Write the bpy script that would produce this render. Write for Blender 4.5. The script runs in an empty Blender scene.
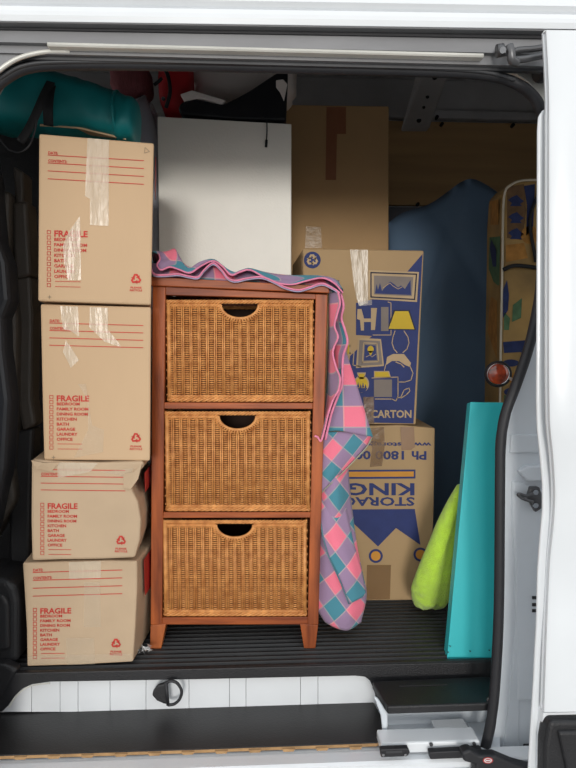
import bpy, bmesh, math, random
from mathutils import Vector, Matrix, noise
random.seed(7)
C = bpy.context.scene.collection
R = math.radians

# ------------------------------------------------------------------ camera
CAMZ, PITCH, F = 0.767, R(3.5), 604.0
cam_d = bpy.data.cameras.new('camera'); cam = bpy.data.objects.new('camera', cam_d); C.objects.link(cam)
cam.location = (0, 0, CAMZ); cam.rotation_euler = (R(90) - PITCH, 0, 0)
cam_d.sensor_fit = 'VERTICAL'; cam_d.sensor_height = 24; cam_d.lens = 24 * F / 768; cam_d.clip_start = 0.02
bpy.context.scene.camera = cam
# ------------------------------------------------------------------ light
SUN, SKY, EXPO = 1.25, 1.15, 0.05
w = bpy.data.worlds.new('overcast'); bpy.context.scene.world = w; w.use_nodes = True
nt = w.node_tree; bg = nt.nodes['Background']
tc = nt.nodes.new('ShaderNodeTexCoord'); sx = nt.nodes.new('ShaderNodeSeparateXYZ'); cr = nt.nodes.new('ShaderNodeValToRGB')
nt.links.new(tc.outputs['Generated'], sx.inputs[0]); nt.links.new(sx.outputs['Z'], cr.inputs[0]); nt.links.new(cr.outputs[0], bg.inputs[0])
cr.color_ramp.elements[0].color = (1.0, 0.98, 0.95, 1); cr.color_ramp.elements[1].color = (0.85, 0.93, 1.0, 1)
bg.inputs[1].default_value = SKY
sd = bpy.data.lights.new('hazy_sun', 'SUN'); sd.energy = SUN; sd.angle = R(13); sd.color = (1.0, 0.965, 0.91)
so = bpy.data.objects.new('hazy_sun', sd); C.objects.link(so)
so.rotation_euler = Vector((0.0, -1, math.tan(R(5.0)))).to_track_quat('Z', 'Y').to_euler()
vs = bpy.context.scene.view_settings
vs.view_transform = 'Standard'; vs.look = 'None'; vs.gamma = 1; vs.exposure = EXPO; vs.use_curve_mapping = False
try:
    bpy.context.scene.cycles.max_bounces = 8; bpy.context.scene.cycles.transparent_max_bounces = 16
except Exception: pass

# ------------------------------------------------------------------ geometry of placement
FW = Vector((0, math.cos(PITCH), -math.sin(PITCH))); UP = Vector((0, math.sin(PITCH), math.cos(PITCH)))
CAM = Vector((0, 0, CAMZ))
def ray(px, py): return (Vector((1, 0, 0)) * ((px - 288) / F) + UP * (-(py - 384) / F) + FW)
def at(px, py, Y):
    r = ray(px, py); return CAM + r * (Y / r.y)
def hz(px, py, z):
    r = ray(px, py); return CAM + r * ((z - CAMZ) / r.z)
class Face:
    """an upright plane: y0 = its distance at x=0, turned by yaw and leaning by tilt (top away); n looks outwards"""
    def __init__(s, y0, yaw=0, tilt=0, z0=0.0):
        s.p = Vector((0, y0, z0))
        n = Vector((0, -math.cos(R(tilt)), math.sin(R(tilt))))
        s.n = Matrix.Rotation(R(yaw), 3, 'Z') @ n
        s.back = -s.n
    def hit(s, px, py, off=0.0):
        r = ray(px, py); p = s.p + s.n * off
        return CAM + r * ((p - CAM).dot(s.n) / r.dot(s.n))
YAW = 3.0
RV = Matrix.Rotation(R(YAW), 3, 'Z')
def V(x, y, z): return RV @ Vector((x, y, z))
def vf(y0): return Face(y0, YAW)

# ------------------------------------------------------------------ materials
MATS = {}
def lin(c): return tuple(((v / 255) / 12.92 if v / 255 <= .04045 else ((v / 255 + .055) / 1.055) ** 2.4) for v in c)
def mat(name, rgb, rough=.6, metal=0, var=.12, scale=8, stretch=(1, 1, 1), bump=0, bscale=60, alpha=1, spec=.5, second=None, sheen=0, trans=0, emit=None, coat=0, bstretch=None):
    if name in MATS: return MATS[name]
    m = bpy.data.materials.new(name); m.use_nodes = True; t = m.node_tree; b = t.nodes['Principled BSDF']
    c = lin(rgb); c2 = lin(second) if second else tuple(v * (1 - var * 2) for v in c)
    tcn = t.nodes.new('ShaderNodeTexCoord'); mp = t.nodes.new('ShaderNodeMapping'); mp.inputs['Scale'].default_value = stretch
    nz = t.nodes.new('ShaderNodeTexNoise'); nz.inputs['Scale'].default_value = scale; nz.inputs['Detail'].default_value = 5
    t.links.new(tcn.outputs['Object'], mp.inputs[0]); t.links.new(mp.outputs[0], nz.inputs[0])
    rp = t.nodes.new('ShaderNodeValToRGB'); rp.color_ramp.elements[0].position = .3; rp.color_ramp.elements[1].position = .7
    rp.color_ramp.elements[0].color = (*c2, 1); rp.color_ramp.elements[1].color = (*c, 1)
    t.links.new(nz.outputs[0], rp.inputs[0]); t.links.new(rp.outputs[0], b.inputs['Base Color'])
    b.inputs['Roughness'].default_value = rough; b.inputs['Metallic'].default_value = metal
    b.inputs['Alpha'].default_value = alpha; b.inputs['Specular IOR Level'].default_value = spec
    b.inputs['Sheen Weight'].default_value = sheen; b.inputs['Coat Weight'].default_value = coat
    b.inputs['Transmission Weight'].default_value = trans
    if bump:
        n2 = t.nodes.new('ShaderNodeTexNoise'); n2.inputs['Scale'].default_value = bscale; n2.inputs['Detail'].default_value = 3
        src = mp.outputs[0]
        if bstretch:
            mp2 = t.nodes.new('ShaderNodeMapping'); mp2.inputs['Scale'].default_value = bstretch; t.links.new(tcn.outputs['Object'], mp2.inputs[0]); src = mp2.outputs[0]
        t.links.new(src, n2.inputs[0])
        bn = t.nodes.new('ShaderNodeBump'); bn.inputs['Strength'].default_value = bump; bn.inputs['Distance'].default_value = .004
        t.links.new(n2.outputs[0], bn.inputs['Height']); t.links.new(bn.outputs[0], b.inputs['Normal'])
    if emit: b.inputs['Emission Color'].default_value = (*lin(emit), 1); b.inputs['Emission Strength'].default_value = 1
    MATS[name] = m; return m
M = dict(
    paint=mat('white_van_paint', (226, 229, 232), .25, var=.02, coat=.4),
    jamb=mat('white_jamb_paint', (214, 220, 226), .35, var=.05, scale=5),
    greypaint=mat('grey_rail_metal', (132, 132, 134), .4, metal=.3, var=.12, scale=14, stretch=(.3, 1, 1)),
    dgrey=mat('dark_grey_rail', (70, 71, 74), .45, var=.2),
    silver=mat('dusty_rail_lip', (222, 220, 212), .35, metal=.15, var=.12),
    rubber=mat('black_rubber', (36, 36, 40), .55, var=.1, bump=.15),
    plastic=mat('black_moulded_plastic', (34, 34, 37), .5, var=.18, bump=.3, bscale=300),
    plastic_brown=mat('brown_black_trim', (72, 67, 62), .5, var=.15, bump=.2, bscale=250),
    plastic_blue=mat('slate_black_trim', (46, 48, 54), .4, var=.15),
    mat_floor=mat('ribbed_floor_liner', (44, 43, 44), .48, var=.22, scale=9, bump=.25, bscale=200),
    board_black=mat('dusty_black_board', (42, 41, 42), .38, var=.22, scale=6, bump=.12, bscale=220),
    ply_edge=mat('plywood_edge', (190, 150, 104), .8, var=.2, scale=40),
    ply=mat('plywood_lining', (190, 152, 104), .7, var=.12, scale=3, stretch=(.4, 1, 6)),
    ceil=mat('grey_interior_metal', (186, 184, 184), .5, var=.08),
    intgrey=mat('dark_interior_lining', (120, 120, 126), .6, var=.12),
    steel=mat('dark_steel', (112, 112, 114), .35, metal=.6, var=.2),
    chrome=mat('chrome', (215, 215, 218), .15, metal=1, var=.03),
    wood=mat('red_brown_stained_pine', (178, 92, 42), .45, second=(106, 46, 18), scale=7, stretch=(7, 7, .7), bump=.12, bscale=30, spec=.35),
    woodh=mat('red_brown_stained_pine_rail', (180, 94, 44), .45, second=(114, 50, 20), scale=7, stretch=(.7, 7, 7), bump=.12, bscale=30, spec=.35),
    legw=mat('orange_stained_leg', (190, 108, 56), .4, second=(146, 74, 36), scale=7, stretch=(6, 6, .8)),
    wicker=mat('honey_wicker', (232, 166, 98), .5, second=(182, 114, 58), scale=45, bump=.1),
    wicker_in=mat('wicker_shadow_liner', (52, 26, 12), .8),  # dark colour stands in for shade in the weave gaps and hand-hole
    dark=mat('dark_cavity', (14, 12, 12), .9),
    card=mat('tan_cardboard', (204, 172, 136), .75, var=.045, scale=5, stretch=(1, 1, .4), bump=.12, bscale=35, bstretch=(1, 1, .35)),
    card2=mat('grey_tan_cardboard', (196, 170, 140), .75, var=.07, scale=6, bump=.35, bscale=14),
    card3=mat('brown_cardboard', (190, 154, 110), .8, var=.06, scale=4, bump=.1, bscale=40),
    card4=mat('storage_cardboard', (182, 152, 112), .8, var=.05, scale=5, bump=.1, bscale=40),
    red=mat('red_print', (206, 58, 48), .7, var=.12, scale=60),
    redtape=mat('red_tape', (180, 36, 34), .5),
    blue=mat('blue_print', (40, 54, 112), .7, var=.08, scale=30),
    bluel=mat('dark_blue_line_print', (32, 34, 58), .7),
    yellow=mat('yellow_print', (218, 184, 44), .7),
    orange=mat('orange_print', (220, 152, 56), .7),
    greyp=mat('grey_print', (140, 128, 120), .7),
    tanp=mat('bare_cardboard_print', (200, 172, 134), .75),
    graymark=mat('faint_grey_print', (150, 132, 108), .8),
    tape=mat('clear_packing_tape', (240, 226, 202), .24, alpha=.42, bump=.85, bscale=20, bstretch=(3, 3, .6), var=.04, spec=.8),
    tapel=mat('faint_clear_tape', (226, 212, 188), .25, alpha=.22, bump=.6, bscale=30, var=.04, spec=.6),
    btape=mat('brown_packing_tape', (150, 116, 80), .2, alpha=.62, bump=.5, bscale=30, var=.1, spec=.6),
    dtape=mat('dark_brown_tape', (158, 104, 74), .35, var=.08),
    white=mat('white_textured_panel', (246, 242, 232), .42, var=.02, bump=.22, bscale=160),
    duffel=mat('teal_nylon', (18, 138, 142), .5, var=.12, scale=6, bump=.5, bscale=14),
    strap=mat('black_webbing', (26, 27, 31), .7, var=.15),
    redbag=mat('red_fabric', (196, 24, 34), .6, var=.12),
    greyfab=mat('pale_grey_fabric', (242, 232, 226), .8, var=.08, scale=5, bump=.7, bscale=12),
    blackfab=mat('black_nylon_fabric', (20, 21, 28), .5, var=.2, bump=.7, bscale=14),
    pinkfab=mat('dusky_pink_knit', (150, 84, 88), .9, var=.2, scale=90, stretch=(6, 1, .2), bump=.5, bscale=90, bstretch=(4, 1, .2)),
    film=mat('cloudy_plastic_film', (225, 225, 232), .2, alpha=.42, bump=1, bscale=12, var=.05),
    wrap=mat('grey_wrapped_bundle', (190, 188, 198), .7, var=.15, scale=4, second=(140, 152, 180)),
    bluefab=mat('slate_blue_cover', (100, 126, 154), .75, var=.08, scale=3, bump=.35, bscale=9),
    cyan=mat('turquoise_board_paint', (56, 196, 202), .42, var=.03, scale=4),
    lime=mat('lime_microfibre', (208, 252, 74), .95, var=.06, scale=70, bump=1.0, bscale=330, sheen=.4),
    pipe=mat('cream_piping', (206, 196, 176), .7),
    glassred=mat('amber_red_reflector_lens', (232, 92, 52), .12, var=.3, scale=38, coat=1, second=(74, 40, 36)),
    foil=mat('crumpled_clear_film', (226, 226, 226), .12, metal=.6, bump=.8, bscale=60),
    sticker=mat('red_sticker', (190, 60, 60), .4), stickw=mat('white_sticker', (235, 235, 235), .4),
    asphalt=mat('asphalt', (165, 163, 160), .9, var=.15, scale=40),  # grey raised to bounce light up into the van
    hempink=mat('pink_overlock_hem', (238, 140, 172), .8, var=.1, scale=60), hemgrey=mat('lavender_hem', (176, 168, 196), .8, var=.1, scale=60),
)
def plaid(name, k=1.0):
    m = bpy.data.materials.new(name); m.use_nodes = True; t = m.node_tree; b = t.nodes['Principled BSDF']
    b.inputs['Roughness'].default_value = .9; b.inputs['Sheen Weight'].default_value = .15; b.inputs['Specular IOR Level'].default_value = .2
    uv = t.nodes.new('ShaderNodeUVMap'); sp = t.nodes.new('ShaderNodeSeparateXYZ'); t.links.new(uv.outputs[0], sp.inputs[0])
    def mth(op, a, b_=None):
        n = t.nodes.new('ShaderNodeMath'); n.operation = op
        for i, v in enumerate((a, b_)):
            if v is None: continue
            if hasattr(v, 'default_value') or hasattr(v, 'links'): t.links.new(v, n.inputs[i])
            else: n.inputs[i].default_value = v
        return n.outputs[0]
    def mix(f, a, c):
        n = t.nodes.new('ShaderNodeMix'); n.data_type = 'RGBA'
        if isinstance(f, float): n.inputs[0].default_value = f
        else: t.links.new(f, n.inputs[0])
        for i, v in ((6, a), (7, c)):
            if isinstance(v, tuple): n.inputs[i].default_value = (*v, 1)
            else: t.links.new(v, n.inputs[i])
        return n.outputs[2]
    pink, teal, lav, cream = lin((240, 124, 146)), lin((78, 138, 154)), lin((156, 130, 160)), lin((206, 190, 176))
    g2 = []; lines = []
    for o in ('X', 'Y'):
        g2.append(mth('GREATER_THAN', mth('FRACT', mth('MULTIPLY', sp.outputs[o], .5)), .5))
        lines.append(mth('LESS_THAN', mth('FRACT', sp.outputs[o]), .055))
    col = mix(mth('ABSOLUTE', mth('SUBTRACT', g2[0], g2[1])), mix(g2[0], teal, pink), lav)
    col = mix(mth('MULTIPLY', mth('MAXIMUM', lines[0], lines[1]), .45), col, cream)
    nz = t.nodes.new('ShaderNodeTexNoise'); nz.inputs['Scale'].default_value = 30; t.links.new(uv.outputs[0], nz.inputs[0])
    hs = t.nodes.new('ShaderNodeHueSaturation'); t.links.new(col, hs.inputs['Color'])
    t.links.new(mth('ADD', mth('MULTIPLY', nz.outputs[0], .3), .85), hs.inputs['Value']); t.links.new(hs.outputs[0], b.inputs['Base Color'])
    bn = t.nodes.new('ShaderNodeBump'); bn.inputs['Strength'].default_value = .25; bn.inputs['Distance'].default_value = .002
    n3 = t.nodes.new('ShaderNodeTexNoise'); n3.inputs['Scale'].default_value = 5; t.links.new(uv.outputs[0], n3.inputs[0]); t.links.new(n3.outputs[0], bn.inputs['Height']); t.links.new(bn.outputs[0], b.inputs['Normal'])
    return m
M['plaid'] = plaid('pink_and_teal_plaid_cotton')

# ------------------------------------------------------------------ mesh helpers
def tag(o, label, cat, group=None):
    o['label'] = label; o['category'] = cat
    if group: o['group'] = group
    return o
def thing(name, loc, label, cat, group=None):
    o = bpy.data.objects.new(name, None); C.objects.link(o); o.location = loc; o.empty_display_size = .05
    return tag(o, label, cat, group)
def link(name, me, m, parent=None, smooth=False):
    if m: me.materials.append(m)
    o = bpy.data.objects.new(name, me); C.objects.link(o)
    if smooth:
        for p in me.polygons: p.use_smooth = True
    if parent: o.parent = parent; o.matrix_parent_inverse = parent_inv(parent)
    return o
def parent_inv(p):
    mtx = p.matrix_basis.copy(); q = p.parent
    if q: mtx = q.matrix_basis @ q.matrix_parent_inverse.inverted() @ mtx if False else world(p)
    return mtx.inverted()
def world(o):
    return (world(o.parent) @ o.matrix_parent_inverse @ o.matrix_basis) if o.parent else o.matrix_basis.copy()
class MB:
    def __init__(s): s.v = []; s.f = []; s.uv = []
    def add(s, vs_, fs):
        k = len(s.v); s.v += [tuple(v) for v in vs_]; s.f += [tuple(k + i for i in f) for f in fs]
    def box(s, a, b, fn=lambda x, y, z: (x, y, z)):
        x0, y0, z0 = a; x1, y1, z1 = b
        P = [fn(x, y, z) for x in (x0, x1) for y in (y0, y1) for z in (z0, z1)]
        s.add(P, [(0, 1, 3, 2), (4, 6, 7, 5), (0, 4, 5, 1), (2, 3, 7, 6), (0, 2, 6, 4), (1, 5, 7, 3)])
    def tube(s, pts, r, n=8, caps=True):
        pts = [Vector(p) for p in pts]; rs = r if isinstance(r, (list, tuple)) else [r] * len(pts)
        ref = Vector((0.13, .21, 1)).normalized(); k = len(s.v)
        for i, p in enumerate(pts):
            d = (pts[min(i + 1, len(pts) - 1)] - pts[max(i - 1, 0)]).normalized()
            a = d.cross(ref)
            if a.length < .05: a = d.cross(Vector((1, 0, 0)))
            a.normalize(); b = d.cross(a)
            for j in range(n):
                t = 2 * math.pi * j / n; s.v.append(tuple(p + (a * math.cos(t) + b * math.sin(t)) * rs[i]))
        for i in range(len(pts) - 1):
            for j in range(n):
                s.f.append((k + i * n + j, k + i * n + (j + 1) % n, k + (i + 1) * n + (j + 1) % n, k + (i + 1) * n + j))
        if caps:
            s.f.append(tuple(k + j for j in range(n))[::-1]); s.f.append(tuple(k + (len(pts) - 1) * n + j for j in range(n)))
    def build(s, name, m, parent=None, smooth=False, bevel=0, seg=2, solid=0, kind=None, recalc=True):
        me = bpy.data.meshes.new(name); me.from_pydata(s.v, [], s.f); me.update()
        if bevel or recalc:
            bm = bmesh.new(); bm.from_mesh(me)
            bmesh.ops.recalc_face_normals(bm, faces=bm.faces)
            if bevel:
                try: bmesh.ops.bevel(bm, geom=[e for e in bm.edges if e.is_manifold and e.calc_face_angle(0) > .5], offset=bevel, segments=seg, profile=.5, affect='EDGES', clamp_overlap=True)
                except Exception: pass
            bmesh.ops.recalc_face_normals(bm, faces=bm.faces); bm.to_mesh(me); bm.free()
        o = link(name, me, m, parent, smooth)
        if solid:
            md = o.modifiers.new('thickness', 'SOLIDIFY'); md.thickness = solid; md.offset = 0
        if kind: o['kind'] = kind
        return o
def prism(name, face, poly, d0, d1, m, parent=None, bevel=0, dirv=None, seg=2, smooth=False, kind=None):
    """pixel outline laid on a plane and given thickness from d0 (behind the plane) to d1"""
    mb = MB(); n = len(poly); dv = dirv or face.back
    a = [face.hit(*p) + dv * d0 for p in poly]; b = [face.hit(*p) + dv * d1 for p in poly]
    mb.add(a + b, [tuple(range(n)), tuple(range(2 * n - 1, n - 1, -1))] + [(i, (i + 1) % n, n + (i + 1) % n, n + i) for i in range(n)])
    return mb.build(name, m, parent, bevel=bevel, seg=seg, smooth=smooth, kind=kind)
def rect(x0, y0, x1, y1): return [(x0, y0), (x1, y0), (x1, y1), (x0, y1)]
def catmull(pts, n):
    out = []; pts = [Vector(p) for p in pts]; P = [pts[0] * 2 - pts[1]] + pts + [pts[-1] * 2 - pts[-2]]
    for i in range(1, len(P) - 2):
        for k in range(n):
            t = k / n; a, b, c, d = P[i - 1], P[i], P[i + 1], P[i + 2]
            out.append(.5 * ((2 * b) + (c - a) * t + (2 * a - 5 * b + 4 * c - d) * t * t + (3 * b - a - 3 * c + d) * t ** 3))
    out.append(pts[-1]); return out
def resample(pts, n):
    pts = [Vector(p) for p in pts]; L = [0]
    for a, b in zip(pts, pts[1:]): L.append(L[-1] + (b - a).length)
    out = []; j = 0
    for k in range(n):
        t = L[-1] * k / (n - 1)
        while j < len(L) - 2 and L[j + 1] < t: j += 1
        f = (t - L[j]) / max(1e-9, L[j + 1] - L[j]); out.append(pts[j].lerp(pts[j + 1], min(1, max(0, f))))
    return out
# flat print: polygons laid just off a face
def tri2d(poly):
    from mathutils.geometry import tessellate_polygon
    return tessellate_polygon([[Vector((p[0], p[1], 0)) for p in poly]])
TXT = {}
def text2d(s):
    if s in TXT: return TXT[s]
    cu = bpy.data.curves.new('lettering', 'FONT'); cu.body = s; cu.size = 1; cu.offset = .028; cu.resolution_u = 2; cu.fill_mode = 'FRONT'
    o = bpy.data.objects.new('lettering', cu); C.objects.link(o)
    dg = bpy.context.evaluated_depsgraph_get(); me = bpy.data.meshes.new_from_object(o.evaluated_get(dg))
    vs_ = [v.co.copy() for v in me.vertices]; fs = [tuple(p.vertices) for p in me.polygons]
    x0, x1 = min(v.x for v in vs_), max(v.x for v in vs_); y0, y1 = min(v.y for v in vs_), max(v.y for v in vs_)
    out = ([((v.x - x0) / (x1 - x0), (v.y - y0) / max(1e-6, y1 - y0)) for v in vs_], fs)
    bpy.data.objects.remove(o); bpy.data.curves.remove(cu); bpy.data.meshes.remove(me)
    TXT[s] = out; return out
class Print:
    def __init__(s, face, off=.0012, fn=None): s.face = face; s.off = off; s.mb = MB(); s.fn = fn or (lambda px, py: face.hit(px, py, off))
    def poly(s, pts):
        if len(pts) == 4 : s.mb.add([s.fn(*p) for p in pts], [(0, 1, 2, 3)])
        else: s.mb.add([s.fn(*p) for p in pts], [tuple(t) for t in tri2d(pts)])
    def line(s, pts, wd, closed=False):
        P = list(pts) + ([pts[0]] if closed else [])
        for a, b in zip(P, P[1:]):
            d = Vector((b[0] - a[0], b[1] - a[1])); L = d.length
            if L < 1e-6: continue
            d /= L; n = Vector((-d.y, d.x)) * wd / 2; e = d * wd * .35
            s.poly([(a[0] - e.x + n.x, a[1] - e.y + n.y), (b[0] + e.x + n.x, b[1] + e.y + n.y), (b[0] + e.x - n.x, b[1] + e.y - n.y), (a[0] - e.x - n.x, a[1] - e.y - n.y)])
    def text(s, t, bl, br, tl):
        v2, fs = text2d(t)
        s.mb.add([s.fn(bl[0] + u * (br[0] - bl[0]) + v * (tl[0] - bl[0]), bl[1] + u * (br[1] - bl[1]) + v * (tl[1] - bl[1])) for u, v in v2], fs)
    def ring(s, cx, cy, r0, r1, n=28, ry=1):
        o = [(cx + r1 * math.cos(2 * math.pi * i / n), cy + ry * r1 * math.sin(2 * math.pi * i / n)) for i in range(n)]
        if r0 <= 0: s.mb.add([s.fn(*p) for p in o], [tuple(range(n))]); return
        q = [(cx + r0 * math.cos(2 * math.pi * i / n), cy + ry * r0 * math.sin(2 * math.pi * i / n)) for i in range(n)]
        s.mb.add([s.fn(*p) for p in o + q], [(i, (i + 1) % n, n + (i + 1) % n, n + i) for i in range(n)])
    def recycle(s, cx, cy, r):
        A = [(-.62, .18), (-.30, .86), (.24, .86), (.44, .52), (.64, .62), (.50, .02), (-.04, .24), (.16, .36), (.0, .58), (-.1, .58), (-.28, .16)]
        for k in range(3):
            c, sn = math.cos(2 * math.pi * k / 3), math.sin(2 * math.pi * k / 3)
            s.poly([(cx + r * (x * c - y * sn), cy - r * (x * sn + y * c)) for x, y in A])
    def build(s, m, parent, name='printed_lettering'): return s.mb.build(name, m, parent, recalc=False, kind='stuff')

# ================================================================== THE SETTING
def sweep(name, prof, m, parent=None, x0=-1.7, x1=1.7, kind='structure', bevel=0, slope=0):
    """closed (y,z) outline run along the van's length"""
    mb = MB(); n = len(prof)
    mb.add([V(x0, y, z + slope * x0) for y, z in prof] + [V(x1, y, z + slope * x1) for y, z in prof],
           [tuple(range(n)), tuple(range(2 * n - 1, n - 1, -1))] + [(i, (i + 1) % n, n + (i + 1) % n, n + i) for i in range(n)])
    return mb.build(name, m, parent, bevel=bevel, kind=kind if not parent else None)
def zy(py, y):   # height of the point seen at image row py (mid column) on the plane at distance y
    return vf(y).hit(288, py).z

# plane outside, unseen: added and kept pale to bounce light into the van
mb = MB(); mb.add([(-12, -12, -.62), (12, -12, -.62), (12, 8, -.62), (-12, 8, -.62)], [(0, 1, 2, 3)])
g = mb.build('ground', M['asphalt']); g['kind'] = 'structure'; g['label'] = 'grey asphalt under the van'

# load floor with moulded ribs
mb = MB(); prof = []; y = 1.422
prof += [(1.41, -.016), (1.41, -.002), (1.413, 0.0), (1.42, 0.0)]
while y < 2.95:
    prof += [(y, 0), (y + .004, -.006), (y + .010, -.006), (y + .014, 0)]; y += .021
prof += [(2.98, 0), (2.98, -.016)]
floor = sweep('floor', prof, M['mat_floor']); floor['label'] = 'black ribbed load floor of the van'
ceiling = MB(); ceiling.box((-1.7, 1.30, 2.06), (1.7, 3.1, 2.1), V); ceiling = ceiling.build('ceiling', M['ceil'], kind='structure')
# far side wall: lower lining, plywood panel, upper metal
wall_back = MB(); wall_back.box((-1.7, 2.98, -.1), (1.7, 3.04, 2.1), V); wall_back = wall_back.build('wall_back', M['ceil'], kind='structure')
zt, zb = zy(118, 2.95), zy(203, 2.95)
pb = MB(); pb.box((-.2, 2.955, zb), (1.6, 2.98, zt), V); pb.build('plywood_panel', M['ply'], wall_back, bevel=.002)
pb = MB(); pb.box((-1.6, 2.95, 0), (1.6, 2.975, zb - .012), V); pb.build('lower_lining', M['intgrey'], wall_back, bevel=.003)
pb = MB(); pb.box((-1.6, 2.94, zt + .012), (1.6, 2.98, zt + .05), V); pb.build('rail', M['ceil'], wall_back, bevel=.004)
for px, py in ((437, 117), (442, 124), (513, 125), (418, 204), (434, 204)):
    c = vf(2.94).hit(px, py); mb = MB(); mb.tube([c + Vector((0, -.006, 0)), c + Vector((0, .02, 0))], .008, 10); mb.build('bolt_hole', M['dark'], wall_back)
# sloping roof bow with holes
rb = MB()
p0, p1 = at(425, 66, 2.45), at(402, 128, 2.9)
ax = Vector((.13, 0, 0)); th = Vector((0, .02, .02))
q0, q1 = at(452, 66, 2.45), at(430, 128, 2.9)
rb.add([p0, q0, q1, p1, p0 + Vector((0, .03, .09)), q0 + Vector((0, .03, .09)), q1 + Vector((0, .05, .0)), p1 + Vector((0, .05, 0))],
       [(0, 1, 2, 3), (4, 7, 6, 5), (0, 4, 5, 1), (1, 5, 6, 2), (2, 6, 7, 3), (3, 7, 4, 0)])
bow = rb.build('roof_bow', M['ceil'], ceiling, bevel=.012, seg=3)
for t in (.15, .45, .62, .85):
    c = p0.lerp(p1, t).lerp(q0.lerp(q1, t), .5) + Vector((0, -.004, -.004)); mb = MB(); mb.tube([c, c + Vector((0, .01, .01))], .011 if t in (.15, .85) else .007, 12); mb.build('bolt_hole', M['dark'], bow)
mb = MB(); mb.box((1.62, 1.25, -.15), (1.70, 3.02, 2.1), V); mb.build('wall_right', M['intgrey'], kind='structure')
# cab side: low partition, pillars and an unseen window added to brighten the van
wl = MB(); wl.box((-1.7, 1.25, -.15), (-1.64, 3.02, .75), V); wl.box((-1.7, 1.25, 1.75), (-1.64, 3.02, 2.1), V); wl.box((-1.7, 1.25, .75), (-1.64, 1.36, 1.75), V); wl.box((-1.7, 2.90, .75), (-1.64, 3.02, 1.75), V)
wl.build('wall_left', M['intgrey'], kind='structure')
mb = MB(); mb.box((-1.675, 1.36, .75), (-1.668, 2.90, 1.75), V); mb.build('window_1', mat('windscreen_glass', (220, 230, 230), .05, alpha=.12, var=.01), kind='structure')  # unseen pane in the opening added to let fill light in

# header above the opening (roof edge, sliding-door rail, frame)
A = 1.20
header = sweep('wall_front', [(A + .02, 1.75), (A, zy(-40, A)), (A - .012, zy(5, A)), (A - .006, zy(9, A)), (A, zy(11, A)), (A - .010, zy(13, A)), (A - .012, zy(18, A)), (A - .012, zy(22, A)), (A - .009, zy(24, A - .012)), (1.210, zy(24, A - .012)), (1.25, 1.70)], M['paint'], slope=.013)
header['label'] = 'white painted roof edge above the side opening'
sweep('roof_side', [(A + .02, 1.74), (1.30, 1.75), (1.30, 2.10), (1.28, 2.10)], M['paint'], header)
sweep('rail_gap', [(1.194, zy(23.9, 1.188)), (1.194, zy(25, 1.188)), (1.212, zy(25, 1.188)), (1.212, zy(23, 1.188))], M['greypaint'], header, slope=.012)
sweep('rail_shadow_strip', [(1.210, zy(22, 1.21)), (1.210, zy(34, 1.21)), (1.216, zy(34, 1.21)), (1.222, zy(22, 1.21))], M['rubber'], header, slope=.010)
sweep('rail_channel', [(1.216, zy(20, 1.216)), (1.214, zy(34.5, 1.214)), (1.214, zy(48, 1.214)), (1.228, zy(48, 1.214)), (1.228, 1.5)], M['greypaint'], header, slope=.004)
sweep('rail_lip', [(1.2085, zy(48, 1.2085)), (1.206, zy(50, 1.206)), (1.2085, zy(52, 1.2085)), (1.226, zy(52, 1.2085)), (1.226, zy(47.5, 1.2085))], M['silver'], header, x0=-.395, x1=.45)
sweep('frame_strip', [(1.225, zy(45, 1.225)), (1.225, zy(59.5, 1.225)), (1.236, zy(59.5, 1.225)), (1.24, zy(45, 1.225))], M['greypaint'], header)
sweep('frame_ledge', [(1.235, zy(50, 1.235)), (1.235, zy(65, 1.235)), (1.246, zy(65, 1.235)), (1.25, zy(50, 1.235))], M['dgrey'], header)
sweep('inner_header', [(1.25, zy(52, 1.25)), (1.32, zy(45, 1.3)), (1.36, zy(30, 1.3)), (1.36, 2.06), (1.26, 2.06)], M['intgrey'], header)

# left front corner of the opening and B-pillar
f = vf(1.232)
trim1 = prism('trim_1', f, [(-120, 40), (60, 50), (30, 54), (10, 61), (-4, 72), (-14, 90), (-20, 120), (-22, 800), (-120, 800)], 0, .05, M['greypaint'], kind='structure')
trim1['label'] = 'grey painted front pillar of the opening'
mb = MB(); pts = [f.hit(x, y, .004) for x, y in ((-22, 130), (-18, 100), (-9, 79), (5, 66), (22, 57), (45, 52), (70, 51.5))]
mb.tube(catmull(pts, 5), .0045, 8); mb.build('frame_lip', M['silver'], trim1, smooth=True)

# rubber door seal round the opening
seal_px = [(-25, 760), (-25, 500), (-24, 200), (-19, 120), (-8, 92), (8, 77), (28, 68), (60, 65), (150, 65), (290, 68), (440, 72), (490, 76), (515, 83), (531, 94), (540, 108), (543, 130), (544, 200), (542, 270), (537, 312), (528, 350), (516, 385), (506, 412), (501, 440), (500, 480), (499, 600), (496, 670), (492, 715), (486, 745), (478, 775)]
mb = MB(); mb.tube(catmull([vf(1.255 if y < 110 else 1.268).hit(x, y) for x, y in seal_px], 6), .0112, 10)
seal = mb.build('trim_2', M['rubber'], smooth=True, kind='structure'); seal['label'] = 'black rubber door seal around the opening'
mb = MB(); mb.tube(catmull([vf(1.243).hit(x + dx, y + dy) for x, y, dx, dy in [(p[0], p[1], 0 if 40 < p[0] < 500 and p[1] < 100 else (-2 if p[0] < 40 else 0), -3 if p[1] < 100 else 0) for p in seal_px[3:13]]], 5), .004, 8)
mb.build('seal_flap', M['dgrey'], seal, smooth=True)

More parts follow.
